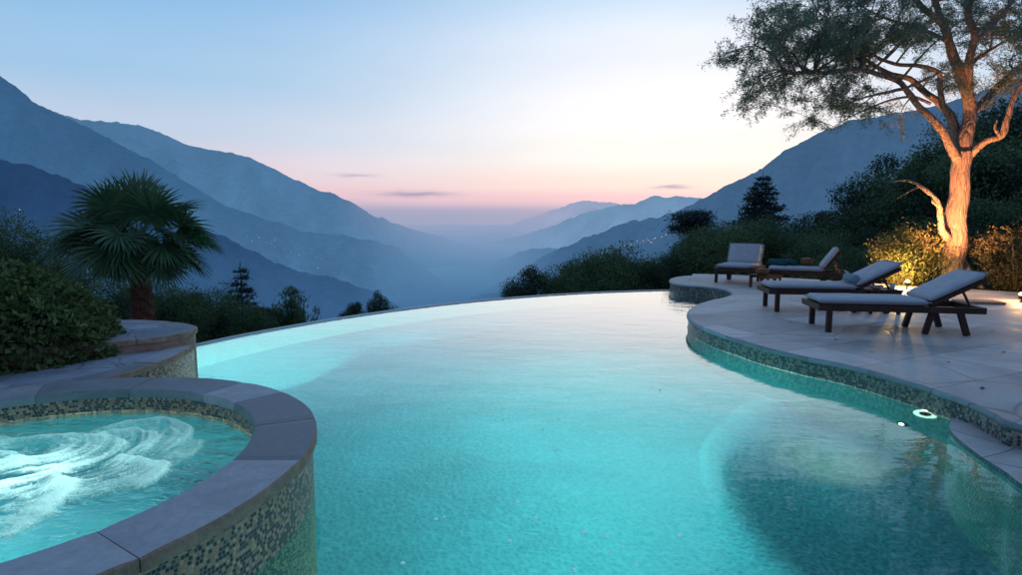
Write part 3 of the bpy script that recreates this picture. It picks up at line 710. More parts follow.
for (ax, ay, ar, am, aw_, wd_, st_) in ((.26, .62, .40, 60, 95, .045, 1.0), (.20, .50, .33, 50, 90, .05, .8), (.42, .45, .36, 30, 70, .05, .6), (.52, .08, .27, 45, 80, .05, 1.0), (-.05, .25, .52, 95, 80, .05, .7), (-.35, .0, .45, 100, 90, .05, .7), (.1, -.25, .42, 20, 70, .05, .7), (-.6, .45, .3, 80, 90, .05, .5)):
    dx, dy = wx - ax, wy - ay; rr_ = np.hypot(dx, dy); da_ = np.abs((np.degrees(np.arctan2(dy, dx)) - am + 180) % 360 - 180)
    am_ = 1 - sstep(aw_ * .55, aw_, da_); outer_ = rr_ > ar
    arcs = np.maximum(arcs, st_ * am_ * np.exp(-((rr_ - ar) / np.where(outer_, wd_ * .55, wd_ * 1.5)) ** 2))
    fill = np.maximum(fill, .55 * st_ * (1 - sstep(ar * .8, ar, rr_)))
dcen = np.hypot((X + 0.18) / 0.98, (Y + 0.02) / 0.92)
amt = np.maximum(1 - sstep(0.25, 1.0, dcen + 0.5 * (q1 - 0.5)), fill * .7)
foam = amt * 0.42 + (f1 - 0.5) * 1.5 * (0.2 + amt) + (ridge - 0.78) * 1.5 * amt + (ridge2 - .8) * .9 * amt + arcs * .75
foam = np.clip(foam, 0, 1) * (1 - sstep(1.05, 1.24, RA))
Zh = 0.20 + (f1 - 0.5) * 0.07 * amt + (ridge - 0.7) * 0.045 * amt + arcs * .032 + fill * .015 + 0.03 * np.exp(-((X - 0.15) ** 2 + (Y - 0.0) ** 2) / 0.16) + 0.014 * (fbm(X * 6, Y * 6, 3, 61) - 0.5)
Zh = Zh * (1 - sstep(1.1, 1.25, RA)) + 0.20 * sstep(1.1, 1.25, RA)
V = np.stack([X + SC.x, Y + SC.y, Zh], -1).reshape(-1, 3); n1, n2 = X.shape
I, J = np.meshgrid(np.arange(n1 - 1), np.arange(n2), indexing='ij'); J2 = (J + 1) % n2
FQ = np.stack([(I * n2 + J).ravel(), ((I + 1) * n2 + J).ravel(), ((I + 1) * n2 + J2).ravel(), (I * n2 + J2).ravel()], -1)
me = npmesh('spa_water', V, FQ); a_ = me.attributes.new('foam', 'FLOAT', 'POINT'); a_.data.foreach_set('value', foam.astype(np.float32).ravel())
link('spa_water', me, None, ('spa_water',), True, kind='structure')

# ------------------------------------------------------------------ two-step terrace at the left
def terrace(name, P, z, root, wall_mat, slab):
    PS = spline(P, 7, True)
    c = sum((p for p in PS), Vector()) / len(PS)
    nn_ = normals2d(PS, True); s_ = 1 if (PS[3] + nn_[3] - c).length > (PS[3] - c).length else -1
    kids(flat('paving', offset(PS, -0.20 * s_, True), z - 0.003, None, 'terrace_paving'), root)
    kids(coping('coping', PS, -0.22 * s_, 0.0, z - 0.05, z, None, slab, True, rough=0.008), root)
    kids(wall('wall', offset(PS, -0.02 * s_, True), -1.35, z - 0.048, None, wall_mat, True, rows=4), root)
ter = empty('stone_terrace', (-4.5, 5.4, -1.3), label='low two-step stone terrace with slate paving beside the hot tub', cat='terrace')
low_e = empty('lower_step', (0, 0, 0)); low_e.parent = ter
up_e = empty('upper_step', (0, 0, 0)); up_e.parent = ter
def kids2(o, r): o.parent = r; o.matrix_parent_inverse = Matrix.Translation(-Vector(ter.location)); return o
_k = kids
def kids(o, root=pool):
    if root in (low_e, up_e): return kids2(o, root)
    return _k(o, root)
terrace('lower_step', [Vector((-6.2, 4.0, 0)), Vector((-4.6, 4.1, 0)), Vector((-3.6, 4.12, 0)), Vector((-3.16, 4.5, 0)), Vector((-3.03, 5.0, 0)), Vector((-3.05, 5.5, 0)), Vector((-3.20, 5.98, 0)), Vector((-3.62, 6.5, 0)), Vector((-4.6, 6.95, 0)), Vector((-6.4, 7.0, 0)), Vector((-7.5, 5.5, 0))], 0.345, low_e, 'mosaic_spa', 0.6)
terrace('upper_step', [Vector((-4.35, 4.75, 0)), Vector((-3.9, 5.1, 0)), Vector((-3.5, 5.36, 0)), Vector((-3.24, 5.58, 0)), Vector((-3.16, 5.85, 0)), Vector((-3.27, 6.12, 0)), Vector((-3.7, 6.38, 0)), Vector((-4.6, 6.55, 0)), Vector((-6.2, 6.6, 0)), Vector((-6.6, 5.4, 0))], 0.47, up_e, 'edge_stone', 0.6)

# ------------------------------------------------------------------ foliage
def leaves_mesh(name, P, size, aspect=0.5, Dir=None, dirw=0.0, jit=0.4):
    n = len(P); d = rng.normal(size=(n, 3)); d /= np.linalg.norm(d, axis=1)[:, None]
    if Dir is not None: d = d * (1 - dirw) + Dir * dirw; d /= np.linalg.norm(d, axis=1)[:, None] + 1e-9
    o = rng.normal(size=(n, 3)); sd_ = np.cross(d, o); sd_ /= np.linalg.norm(sd_, axis=1)[:, None] + 1e-9
    nrm = np.cross(d, sd_)
    s = size * (1 + jit * rng.uniform(-1, 1, n))[:, None]
    a = P; b = P + d * s * 0.45 + sd_ * s * aspect * 0.5 + nrm * s * 0.05; c = P + d * s; e = P + d * s * 0.45 - sd_ * s * aspect * 0.5 + nrm * s * 0.05
    V = np.stack([a, b, c, e], 1).reshape(-1, 3)
    Fq = np.arange(4 * n).reshape(n, 4)
    return npmesh(name, V, Fq)
def clump_points(C, rad, n, flatz=1.0, shell=0.55):
    d = rng.normal(size=(n, 3)); d /= np.linalg.norm(d, axis=1)[:, None]
    r_ = shell + (1 - shell) * rng.random(n) ** 0.6
    return C + d * (rad * r_[:, None] if np.ndim(rad) else rad * r_[:, None]) * np.array([1, 1, flatz])
def bush_points(rx, ry, rz, n, lump=0.18, freq=2.6, seed=1, shell=0.75, bottom=-0.6):
    d = rng.normal(size=(int(n * 1.6), 3)); d /= np.linalg.norm(d, axis=1)[:, None]
    d = d[d[:, 2] > bottom][:n]
    nz = fbm(d[:, 0] * freq + 10 + d[:, 2] * 1.3, d[:, 1] * freq + 7 + d[:, 2] * 2.1, 4, seed)
    r_ = (1 + lump * 2 * (nz - 0.5)) * (shell + (1 - shell) * rng.random(len(d)) ** 0.5)
    return d * r_[:, None] * np.array([rx, ry, rz]), d

def branch_tree(bm, base, top_z, r0, nlimb, spread, seed=0):
    rd = random.Random(seed); pts = [Vector(base)]; H = top_z - base[2]
    for i in range(1, 6):
        pts.append(Vector((base[0] + rd.uniform(-.05, .05) * H, base[1] + rd.uniform(-.05, .05) * H, base[2] + H * i / 5)))
    tube(bm, spline(pts, 3), [r0 * (1 - 0.85 * i / 15) for i in range(16)], 7)
    for k in range(nlimb):
        u = rd.uniform(0.35, 0.9); i = int(u * 5); p = pts[i].lerp(pts[min(i + 1, 5)], u * 5 - i); a = rd.uniform(0, 6.28)
        q = p + Vector((math.cos(a) * spread * rd.uniform(.5, .9), math.sin(a) * spread * rd.uniform(.5, .9), H * rd.uniform(.08, .28)))
        m_ = p.lerp(q, 0.5) + Vector((0, 0, -0.03 * H))
        tube(bm, spline([p, m_, q], 3), [r0 * 0.4 * (1 - 0.8 * j / 6) for j in range(7)], 5)

# broadleaf prototypes (unit about 6 m tall crown on a trunk)
def make_broadleaf(seed, Ht, crown_r, crown_h, nclump, nleaf, leaf, lm, name='tree'):
    rd = np.random.default_rng(seed); C = []
    for i in range(nclump):
        while True:
            d = rd.uniform(-1, 1, 3)
            if 0.25 < np.linalg.norm(d) < 1: break
        C.append([d[0] * crown_r, d[1] * crown_r, Ht - crown_h * 0.5 + d[2] * crown_h * 0.5])
    C = np.array(C); idx = rd.integers(0, nclump, nleaf)
    cr = rd.uniform(0.22, 0.42, nclump) * crown_r
    dd_ = rd.normal(size=(nleaf, 3)); dd_ /= np.linalg.norm(dd_, axis=1)[:, None]
    P = C[idx] + dd_ * (cr[idx] * (0.45 + 0.6 * rd.random(nleaf)))[:, None] * np.array([1, 1, 0.75])
    t_ = empty(name)
    bm = bmesh.new(); branch_tree(bm, (0, 0, -0.6), Ht - crown_h * 0.25, Ht * 0.028, 9, crown_r, seed)
    bobj('trunk', bm, t_, ('far_bark',), True)
    link('crown', leaves_mesh('crown', P, leaf, 0.6), t_, (lm,))
    return t_
def make_conifer(seed, Ht, R0, nleaf, leaf, tiers=14, name='conifer', droop=0.15, gap=0.2):
    rd = np.random.default_rng(seed); P = []; Dr = []
    t_ = empty(name); bm = bmesh.new()
    tube(bm, [(0, 0, -0.6), (0, 0, Ht * .5), (0, 0, Ht)], [Ht * .02, Ht * .013, 0.01], 6)
    for k in range(tiers):
        z = Ht * (gap + (0.98 - gap) * k / tiers); rr_ = R0 * (1 - k / tiers) ** 0.85 * rd.uniform(.8, 1.15) + 0.04
        nb = 8 if k < tiers - 3 else 5
        for b in range(nb):
            a = rd.uniform(0, 6.28); L_ = rr_ * rd.uniform(.6, 1.1); dirv = np.array([math.cos(a), math.sin(a), 0])
            e = np.array([0, 0, z]) + dirv * L_ + np.array([0, 0, L_ * (0.12 - droop)])
            tube(bm, [(0, 0, z), tuple((np.array([0, 0, z]) + e) / 2 + np.array([0, 0, .03 * L_])), tuple(e)], [.014 * Ht / 3, .009 * Ht / 3, .004], 4)
            m_ = max(14, int(nleaf / (tiers * 8) * L_ / (R0 * 0.5)))
            u = rd.random(m_) ** 0.75
            base = np.array([0, 0, z]) + (e - np.array([0, 0, z])) * u[:, None] + rd.normal(size=(m_, 3)) * np.array([.12, .12, .05]) * (L_ * 0.9 + .15)
            P.append(base); Dr.append(np.tile(dirv + np.array([0, 0, 0.25]), (m_, 1)))
    bobj('trunk', bm, t_, ('far_bark',), True)
    link('crown', leaves_mesh('crown', np.concatenate(P), leaf, 0.28, np.concatenate(Dr), 0.5), t_, ('leaf_pine',))
    return t_
def dup(root, loc, rz=0, sc=(1, 1, 1), **k):
    r = root.copy(); COL.objects.link(r); r.location = loc; r.rotation_euler = (0, 0, rz); r.scale = sc
    for ch in list(root.children):
        c = ch.copy(); COL.objects.link(c); c.parent = r
        for g_ in ch.children:
            d = g_.copy(); COL.objects.link(d); d.parent = c
    return props(r, **k)

protos = [make_broadleaf(3, 6.0, 2.3, 4.4, 46, 42000, 0.085, 'leaf_dark'), make_broadleaf(5, 6.0, 2.7, 3.9, 52, 44000, 0.085, 'leaf_mid'), make_broadleaf(8, 6.0, 2.0, 4.8, 40, 40000, 0.085, 'leaf_dark')]
used = [False] * 3
def tree(k, px, py_top, Y, H=None, w_=1.0, h=6.0, **kw):
    """a broadleaf whose top shows at py_top, px across, Y away; h = its height"""
    top = atd(px, py_top, Y); s = h / 6.0
    loc = (top.x, Y, top.z - h)
    if not used[k]:
        o = protos[k]; used[k] = True; o.location = loc; o.rotation_euler = (0, 0, random.uniform(0, 6)); o.scale = (s * w_, s * w_, s); return props(o, **kw)
    return dup(protos[k], loc, random.uniform(0, 6), (s * w_, s * w_, s), **kw)

# the dark wood behind the deck
GW = 'trees of the dark wood behind the deck'; LW = 'dark broadleaf tree in the dense wood behind the sun loungers'
wood = [(800, 208, 34, 7), (832, 196, 36, 8), (868, 168, 34, 9), (905, 148, 32, 9.5), (945, 126, 30, 10), (990, 108, 29, 10.5), (1040, 95, 28, 10.5), (1095, 88, 28, 11),
        (780, 232, 26, 5), (812, 222, 24, 5.5), (850, 205, 24, 6.5), (890, 185, 23, 7), (930, 168, 22, 7.5), (975, 152, 21, 8), (1020, 142, 21, 8), (1070, 135, 21, 8),
        (800, 240, 19, 3.6), (835, 232, 18, 3.8), (870, 222, 18, 4), (915, 215, 17.5, 4.4), (960, 205, 17, 4.6), (1005, 200, 16.5, 4.8), (1050, 190, 16, 5), (1100, 180, 16, 5),
        (900, 250, 16, 3.0), (1000, 235, 15, 3.4), (850, 250, 16.5, 3.0)]
for i, (px, py, Y_, h) in enumerate(wood):
    tree((i * 2) % 3, px + 6 + random.uniform(-9, 9), py + (14 if px < 880 else 9) + random.uniform(-7, 9), Y_, h=h * random.uniform(.85, 1.1), w_=random.uniform(.85, 1.12), label=LW, cat='tree', group=GW)
# hedge mass and trees at the back corner of the deck
tree(1, 752, 226, 19.5, h=3.2, w_=1.4, label='broad rounded tree directly behind the small lounger facing the pool', cat='tree')
tree(1, 722, 232, 20.5, h=3.4, w_=1.2, label='bushy green tree at the left end of the wood above the far deck corner', cat='tree')
tree(1, 785, 233, 20, h=3.2, w_=1.2, label='low rounded tree between the conifer and the dark wood', cat='tree')
tree(0, 700, 244, 20, h=2.8, w_=1.1, label='low dark tree standing over the far corner of the deck', cat='tree')
LE = 'bushy evergreen tree below the far edge of the pool, left of the deck corner'
for i, (px, py, Y_, h) in enumerate([(672, 258, 22, 4.0), (655, 264, 24, 4), (638, 266, 23, 4), (618, 256, 22, 5), (598, 261, 22, 4.5), (583, 262, 25, 4.5)]):
    tree((1, 1, 0)[i % 3], px, py, Y_, h=h, w_=0.95, label=LE, cat='tree', group='evergreens in a row below the far edge of the pool')
tree(0, 530, 270, 23, h=4.6, w_=0.75, label='dark round-crowned tree, leftmost of the row below the far pool edge', cat='tree')
tree(2, 566, 273, 25, h=4.4, w_=0.7, label='small dark tree just right of the round-crowned one beyond the pool edge', cat='tree')
tree(0, 380, 297, 19, h=3.8, w_=0.50, label='right of the two treetops showing above the infinity edge near the centre left', cat='tree')
tree(2, 352, 301, 18, h=3.6, w_=0.55, label='left of the two treetops showing above the infinity edge near the centre left', cat='tree')
tree(1, 20, 228, 11.5, h=3.2, w_=0.72, label='dark leafy tree behind the clipped bush at the left edge', cat='tree')
# greenery behind the palm
LP = 'low leafy shrub on the slope behind the palm and terrace'
for i, (px, py, Y_, h) in enumerate([(165, 290, 12.5, 3.0), (190, 291, 13, 3.0), (212, 298, 12.5, 2.8), (235, 312, 12.6, 2.8), (262, 303, 14, 3.2), (128, 296, 12.5, 2.6), (100, 288, 12.5, 3.0), (280, 306, 15, 3)]):
    tree((1, 2, 1)[i % 3], px, py, Y_, h=h, w_=0.72, label=LP, cat='shrub', group='low shrubs on the slope behind the palm')

# flat-layered pine at the corner, conifers
def layered_pine(px, py_top, Y, h):
    top = atd(px, py_top, Y); t_ = empty('pine_tree', (top.x, Y, top.z - h), label='dark pine with flat layered boughs above the far corner of the deck', cat='tree')
    bm = bmesh.new(); rd = random.Random(5)
    pts = spline([(0, 0, -1), (0.1, 0, h * .4), (-0.15, 0, h * .7), (0.25, 0, h * .97)], 4)
    tube(bm, pts, [0.14 * (1 - 0.8 * i / (len(pts) - 1)) for i in range(len(pts))], 7)
    P, D = [], []
    for k in range(40):
        u = rd.uniform(0.25, 1.0); z = h * u; a = rd.uniform(0, 6.28); L_ = (1.7 - 1.35 * u) * rd.uniform(.5, 1.1) + .08
        e = Vector((math.cos(a) * L_, math.sin(a) * L_ , z + 0.1)); tube(bm, [(0, 0, z - .2), ((e.x) * .5, e.y * .5, z), e], [.04, .025, .01], 5)
        n_ = 420; q = rng.normal(size=(n_, 3)) * np.array([.24, .24, .085]) + np.array(e) * np.array([.85, .85, 1]); P.append(q)
    bobj('trunk', bm, t_, ('far_bark',), True)
    link('crown', leaves_mesh('crown', np.concatenate(P), 0.13, 0.3), t_, ('leaf_pine',))
layered_pine(692, 216, 24, 4.2)
cf = make_conifer(4, 4.6, 1.75, 16000, 0.16, 18); top = atd(763, 177, 25)
cf.location = (top.x, 25, top.z - 4.4); props(cf, 'tall dark conifer rising above the trees behind the deck corner', 'tree')
cf2 = make_conifer(9, 3.2, 0.75, 7000, 0.10, 16); top = atd(240, 262, 14)
cf2.location = (top.x, 14, top.z - 3.2); props(cf2, 'slim young conifer behind the shrubs right of the palm', 'tree')
# wispy upright shrub right of the small conifer
top = atd(290, 288, 14.5); ws_ = empty('wispy_shrub', (top.x, 14.5, top.z - 2.4), label='wispy upright shrub with bare twig tips right of the young conifer', cat='shrub')
bm = bmesh.new(); P, D = [], []
for k in range(34):
    a = random.uniform(0, 6.28); sp2 = random.uniform(0, .75); hh = 2.4 * random.uniform(.7, 1.0) * (1 - .3 * sp2)
    e = Vector((math.cos(a) * sp2 * 1.0, math.sin(a) * sp2, hh)); pts = spline([(0, 0, 0), (e.x * .35, e.y * .35, hh * .5), e], 3)
    tube(bm, pts, [.018 - .002 * i for i in range(len(pts))], 4, False)
    for q in pts[2:]:
        n_ = 26; P.append(np.array(q) + rng.normal(size=(n_, 3)) * .06); D.append(np.tile(np.array([e.x * .5, e.y * .5, 1.0]), (n_, 1)))
bobj('stems', bm, ws_, ('far_bark',)); link('foliage', leaves_mesh('foliage', np.concatenate(P), .11, .22, np.concatenate(D), .6), ws_, ('leaf_mid',))

# clipped bush at the left
bu = empty('clipped_bush', (-4.78, 5.25, 0.34), label='large dense rounded bush on the stone terrace at the left edge', cat='bush')
P, D = bush_points(1.14, 0.92, 0.84, 26000, 0.13, 3.0, 2, 0.80, -0.5); P[:, 2] = np.maximum(P[:, 2] * 1.0 + 0.02, -0.02 + 0 * P[:, 2])
SH, SDd = [], []
for k in range(170):
    i_ = random.randrange(len(P)); b_ = P[i_]; dd_ = D[i_] * .7 + rng.normal(size=3) * .35 + np.array([0, 0, .45]); dd_ /= np.linalg.norm(dd_); n_ = 13
    SH.append(b_ + dd_ * (rng.random(n_) * random.uniform(.06, .17))[:, None] + rng.normal(size=(n_, 3)) * .008); SDd.append(np.tile(dd_, (n_, 1)))
P = np.concatenate([P] + SH); D = np.concatenate([D] + SDd)
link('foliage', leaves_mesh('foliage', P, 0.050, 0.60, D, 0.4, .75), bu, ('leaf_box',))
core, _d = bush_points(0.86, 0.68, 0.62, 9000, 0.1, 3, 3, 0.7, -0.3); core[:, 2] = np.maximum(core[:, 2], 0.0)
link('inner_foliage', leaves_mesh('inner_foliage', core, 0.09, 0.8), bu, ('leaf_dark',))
bm = bmesh.new()
for k in range(9):
    a = random.uniform(0, 6.28); tube(bm, [(0.1 * math.cos(a), 0.1 * math.sin(a), 0), (0.3 * math.cos(a), .3 * math.sin(a), .35), (0.6 * math.cos(a), .5 * math.sin(a), .6)], [.025, .018, .008], 5)
bobj('stems', bm, bu, ('far_bark',))

# garden bushes lit by the spotlights
def lit_bush(px0, px1, py_top, py_base, Y, lm, label, seed, n=12000, leaf=0.06):
    b = atd((px0 + px1) / 2, py_base, Y); tp = atd((px0 + px1) / 2, py_top, Y); wd = (px1 - px0) / 2 / F_PX * Y
    hgt = tp.z - 0.15; o = empty('garden_bush', (b.x, Y, 0.15), label=label, cat='bush')
    P, D = [], []; bm = bmesh.new(); rd = random.Random(seed)
    for k in range(60):
        a = rd.uniform(0, 6.28); rr_ = rd.random() ** .55; hh = hgt * (1 - .38 * rr_ ** 2) * rd.uniform(.72, 1.03)
        e = Vector((math.cos(a) * rr_ * wd * .92, math.sin(a) * rr_ * wd * .8, hh)); pts = spline([(e.x * .12, e.y * .12, -.1), (e.x * .6, e.y * .6, hh * .5), e], 4)
        tube(bm, pts, [.014 - .0013 * i for i in range(len(pts))], 4, False)
        for j, q in enumerate(pts[2:]):
            n_ = int(n / 60 / 7); P.append(np.array(q) + rng.normal(size=(n_, 3)) * np.array([.11, .11, .09])); D.append(np.tile(np.array([e.x * .6, e.y * .6, .9]), (n_, 1)))
    bobj('stems', bm, o, ('bark',)); P = np.concatenate(P); P[:, 2] = np.abs(P[:, 2])
    link('foliage', leaves_mesh('foliage', P, leaf, .42, np.concatenate(D), .4), o, (lm,)); return o
lit_bush(866, 942, 229, 290, 12.6, 'leaf_gold', 'golden lit shrub left of the big tree trunk, glowing from a garden spotlight', 3)
lit_bush(974, 1056, 224, 292, 11.8, 'leaf_amber', 'dim amber lit bush right of the big tree trunk at the deck border', 5, 13000)

# ------------------------------------------------------------------ fan palm
pb = atd(144, 330, 8.0); PZ = -0.25
palm = empty('palm_tree', (pb.x, 8.0, PZ), label='short fan palm with a thick reddish trunk behind the terrace', cat='palm')
crown_c = atd(141, 240, 8.0).z - PZ
bm = bmesh.new(); rd = random.Random(2); rings = []
for i in range(46):
    z = crown_c * i / 45; r_ = 0.096 + 0.025 * (1 - i / 45) + 0.018 * (i % 3) / 2 + rd.uniform(-.008, .008)
    rings.append((r_, z))
lathe(bm, rings, 36)
for v_ in bm.verts:
    a = math.atan2(v_.co.y, v_.co.x); k = (math.sin(5 * a + v_.co.z * 40) * .5 + .5) ** 2 * .03 + rd.uniform(-.006, .006)
    v_.co.x *= 1 + k / .14; v_.co.y *= 1 + k / .14
bobj('trunk', bm, palm, ('palm_bark',), False)
def frond(az_, elev, L, fanr, seed, lm):
    rd = random.Random(seed); V, Fc = [], []
    d0 = Vector((math.cos(az_) * math.cos(elev), math.sin(az_) * math.cos(elev), math.sin(elev)))
    pts = [Vector((0, 0, crown_c - 0.02))]; d = d0.copy(); p = pts[0] + Vector((math.cos(az_), math.sin(az_), 0)) * .05; pts.append(p.copy())
    st = 6
    for i in range(st):
        d = (d + Vector((0, 0, -0.06 - .02 * rd.random()))).normalized(); p = p + d * L / st; pts.append(p.copy())
    bm = bmesh.new(); tube(bm, pts, [.014 - .0011 * i for i in range(len(pts))], 5)
    d = (d + Vector((0, 0, -.30 * math.cos(elev)))).normalized(); side = d.cross(Vector((0, 0, 1))); side = side.normalized() if side.length > .05 else Vector((-math.sin(az_), math.cos(az_), 0))
    side = Matrix.Rotation(rd.choice((-1, 1)) * rd.uniform(R(8), R(48)), 3, d) @ side; up = side.cross(d).normalized(); nl = 46; span = R(rd.uniform(128, 150))
    for k in range(nl):
        a = -span + 2 * span * k / (nl - 1); ln = fanr * (0.62 + 0.38 * math.cos(a * 0.55)) * rd.uniform(.9, 1.06)
        ld = (d * math.cos(a) + side * math.sin(a)).normalized(); ld = (ld + up * (0.16 * abs(math.sin(a)) + (0.05 if k % 2 else -0.02))).normalized()
        wd_ = up.cross(ld).normalized(); q = p.copy(); dd = ld.copy(); prev = None; sg = 7; w0 = fanr * 0.027
        for j in range(sg + 1):
            u = j / sg; wj = w0 * (0.35 + 1.0 * min(u / .45, 1)) * (1 - max(0, (u - .45) / .55)) ** .8
            a1_ = bm.verts.new(q + wd_ * wj + up * wj * .35); b1_ = bm.verts.new(q - wd_ * wj + up * wj * .35); c1_ = bm.verts.new(q)
            if prev:
                bm.faces.new((prev[0], prev[2], c1_, a1_)); bm.faces.new((prev[2], prev[1], b1_, c1_))
            prev = (a1_, b1_, c1_)
            dd = (dd + Vector((0, 0, -0.035 - .16 * u * u * rd.uniform(.5, 1.5)))).normalized(); q = q + dd * ln / sg
    return bobj('frond', bm, palm, (lm,), True)
k = 0
for (ne, el0, L_, fr) in ((4, 80, .42, .54), (6, 58, .52, .52), (8, 34, .56, .52), (9, 12, .60, .50), (8, -9, .60, .48)):
    for i in range(ne):
        frond(2 * math.pi * (i + .37 * k) / ne + random.uniform(-.15, .15), R(el0 + random.uniform(-9, 9)), L_ * random.uniform(.88, 1.12), fr * random.uniform(.9, 1.08), 100 + k, 'palm_leaf' if el0 > -10 or i % 3 else 'palm_dry'); k += 1

# ------------------------------------------------------------------ the big tree
TY = 12.4
tb = atd(955, 284, TY)
big = empty('olive_tree', (tb.x, TY, 0.15), label='tall spreading tree with a forked trunk lit orange from below', cat='tree')
def tp(px, py, dy=0.0): 
    p = atd(px, py, TY + dy); return p - Vector(big.location)
limbs = [  # (points (px,py,dy), radii)
    ([(956, 289, 0), (954, 262, 0), (955, 230, 0), (959, 195, 0), (961, 168, 0), (962, 150, 0)], [.42, .34, .315, .29, .28, .29]),
    ([(962, 160, 0), (966, 137, 0), (971, 110, .1), (962, 78, .1), (948, 44, .2), (942, 24, .2), (915, 0, .1), (880, -40, 0)], [.26, .21, .185, .17, .13, .10, .08, .04]),
    ([(968, 96, .1), (968, 68, -.1), (973, 40, -.3), (968, 12, -.4), (972, -30, -.5), (985, -80, -.6)], [.13, .11, .09, .08, .06, .03]),
    ([(947, 42, .2), (938, 10, .4), (925, -30, .6), (905, -90, .8)], [.10, .08, .06, .02]),
    ([(960, 166, 0), (950, 150, -.1), (940, 131, -.2), (921, 107, -.3), (905, 88, -.4), (886, 76, -.5), (860, 70, -.7), (830, 72, -.8), (804, 73, -.9), (787, 71, -1.0), (772, 55, -1.1), (752, 44, -1.2)], [.15, .12, .105, .085, .075, .065, .055, .05, .045, .04, .03, .012]),
    ([(962, 155, 0), (956, 132, .2), (942, 108, .3), (926, 91, .5), (908, 80, .7), (880, 68, .9), (850, 50, 1.0), (820, 34, 1.1), (795, 20, 1.2)], [.16, .13, .11, .09, .075, .06, .045, .03, .015]),
    ([(942, 108, .3), (940, 90, .2), (939, 74, .1), (922, 66, 0), (895, 64, -.1), (868, 52, -.2), (838, 30, -.2), (815, 8, -.2)], [.09, .075, .065, .055, .045, .035, .025, .012]),
    ([(905, 88, -.4), (890, 92, -.6), (874, 95, -.7), (856, 100, -.8), (838, 108, -.9)], [.05, .04, .03, .02, .01]),
    ([(930, 104, .3), (915, 97, .5), (893, 99, .7), (870, 108, .8), (848, 118, .9), (832, 128, 1)], [.045, .04, .032, .025, .016, .008]),
    ([(971, 112, .1), (980, 105, .2), (996, 90, .3), (1022, 66, .5), (1055, 40, .7), (1090, 20, .9)], [.14, .12, .10, .09, .06, .03]),
    ([(963, 165, 0), (972, 153, -.1), (985, 142, -.3), (1001, 136, -.5), (1007, 118, -.6), (1013, 98, -.7), (1026, 80, -.8), (1050, 55, -1)], [.14, .105, .09, .085, .07, .065, .05, .03]),
    ([(999, 137, -.5), (995, 128, -.5), (997, 120, -.5)], [.05, .035, .012]),
    ([(948, 238, -.15), (942, 225, -.4), (940, 208, -.5), (934, 196, -.55), (920, 186, -.6), (905, 181, -.7), (888, 182, -.8)], [.13, .085, .07, .06, .045, .03, .008]),
    ([(920, 186, -.6), (908, 192, -.5), (896, 199, -.4)], [.03, .02, .006]),
    ([(940, 208, -.5), (932, 200, -.6)], [.05, .02]),
    ([(973, 42, -.3), (990, 28, -.3), (1008, 8, -.2), (1030, -20, 0)], [.07, .06, .045, .02]),
    ([(962, 78, .1), (978, 58, .4), (1000, 44, .7), (1030, 30, 1)], [.07, .055, .04, .02]),
    ([(948, 44, .2), (925, 30, .6), (898, 22, 1), (865, 8, 1.3), (835, -15, 1.5)], [.06, .05, .04, .025, .01]),
]
bm = bmesh.new(); skel = []
for pts, rad in limbs:
    P = spline([tp(*q) for q in pts], 5); n_ = len(P)
    rr_ = np.interp(np.linspace(0, len(rad) - 1, n_), range(len(rad)), rad)
    P2 = [p + Vector(mnoise.noise_vector(p * 2.1)) * min(.05, rr_[i] * .6) for i, p in enumerate(P)]
    tube(bm, P2, list(rr_ * (0.62 if rad[0] > .2 else .74)), 12 if rad[0] > .2 else 8)
    for i in range(2, n_, 2): skel.append((P2[i], rr_[i]))
# buttress roots
for a, l_ in ((0.4, .5), (1.9, .45), (3.1, .6), (4.3, .5), (5.4, .55)):
    b_ = tp(956, 281); b_.z = 0.32
    tube(bm, [b_ + Vector((0, 0, .25)), b_ + Vector((math.cos(a) * l_ * .6, math.sin(a) * l_ * .6, -.2)), b_ + Vector((math.cos(a) * l_, math.sin(a) * l_, -.38))], [.14, .08, .03], 8)
for v_ in bm.verts:
    nn__ = mnoise.noise(v_.co * 5.5); v_.co += Vector((v_.co.x % 1 - .5, 0, 0)) * 0 + Vector((nn__, mnoise.noise(v_.co * 5.5 + Vector((9, 3, 1))), 0)) * .018
bobj('trunk', bm, big, ('bark',), True)
# hollow knot at the foot of the dead branch is part of the trunk silhouette
regions = [(738, 78, 26, 26, 6), (765, 52, 34, 30, 12), (770, 90, 26, 16, 5), (800, 28, 44, 30, 18), (845, 20, 50, 26, 18), (835, 62, 50, 22, 12), (826, 112, 28, 18, 6), (850, 92, 40, 16, 5), (880, 45, 44, 26, 14), (880, 112, 30, 14, 2),
           (915, 28, 44, 28, 14), (955, 20, 40, 24, 9), (1000, 18, 38, 24, 11), (1015, 62, 26, 30, 8), (1050, 50, 40, 50, 10), (940, 70, 36, 18, 5), (985, 75, 26, 22, 3),
           (850, -30, 90, 30, 20), (960, -50, 100, 50, 24), (1060, -40, 70, 50, 12), (930, -120, 120, 40, 18), (1100, 20, 50, 50, 8)]
bm = bmesh.new(); LP_, LD_ = [], []
sk = np.array([tuple(p) for p, r_ in skel]); skr = np.array([r_ for p, r_ in skel])
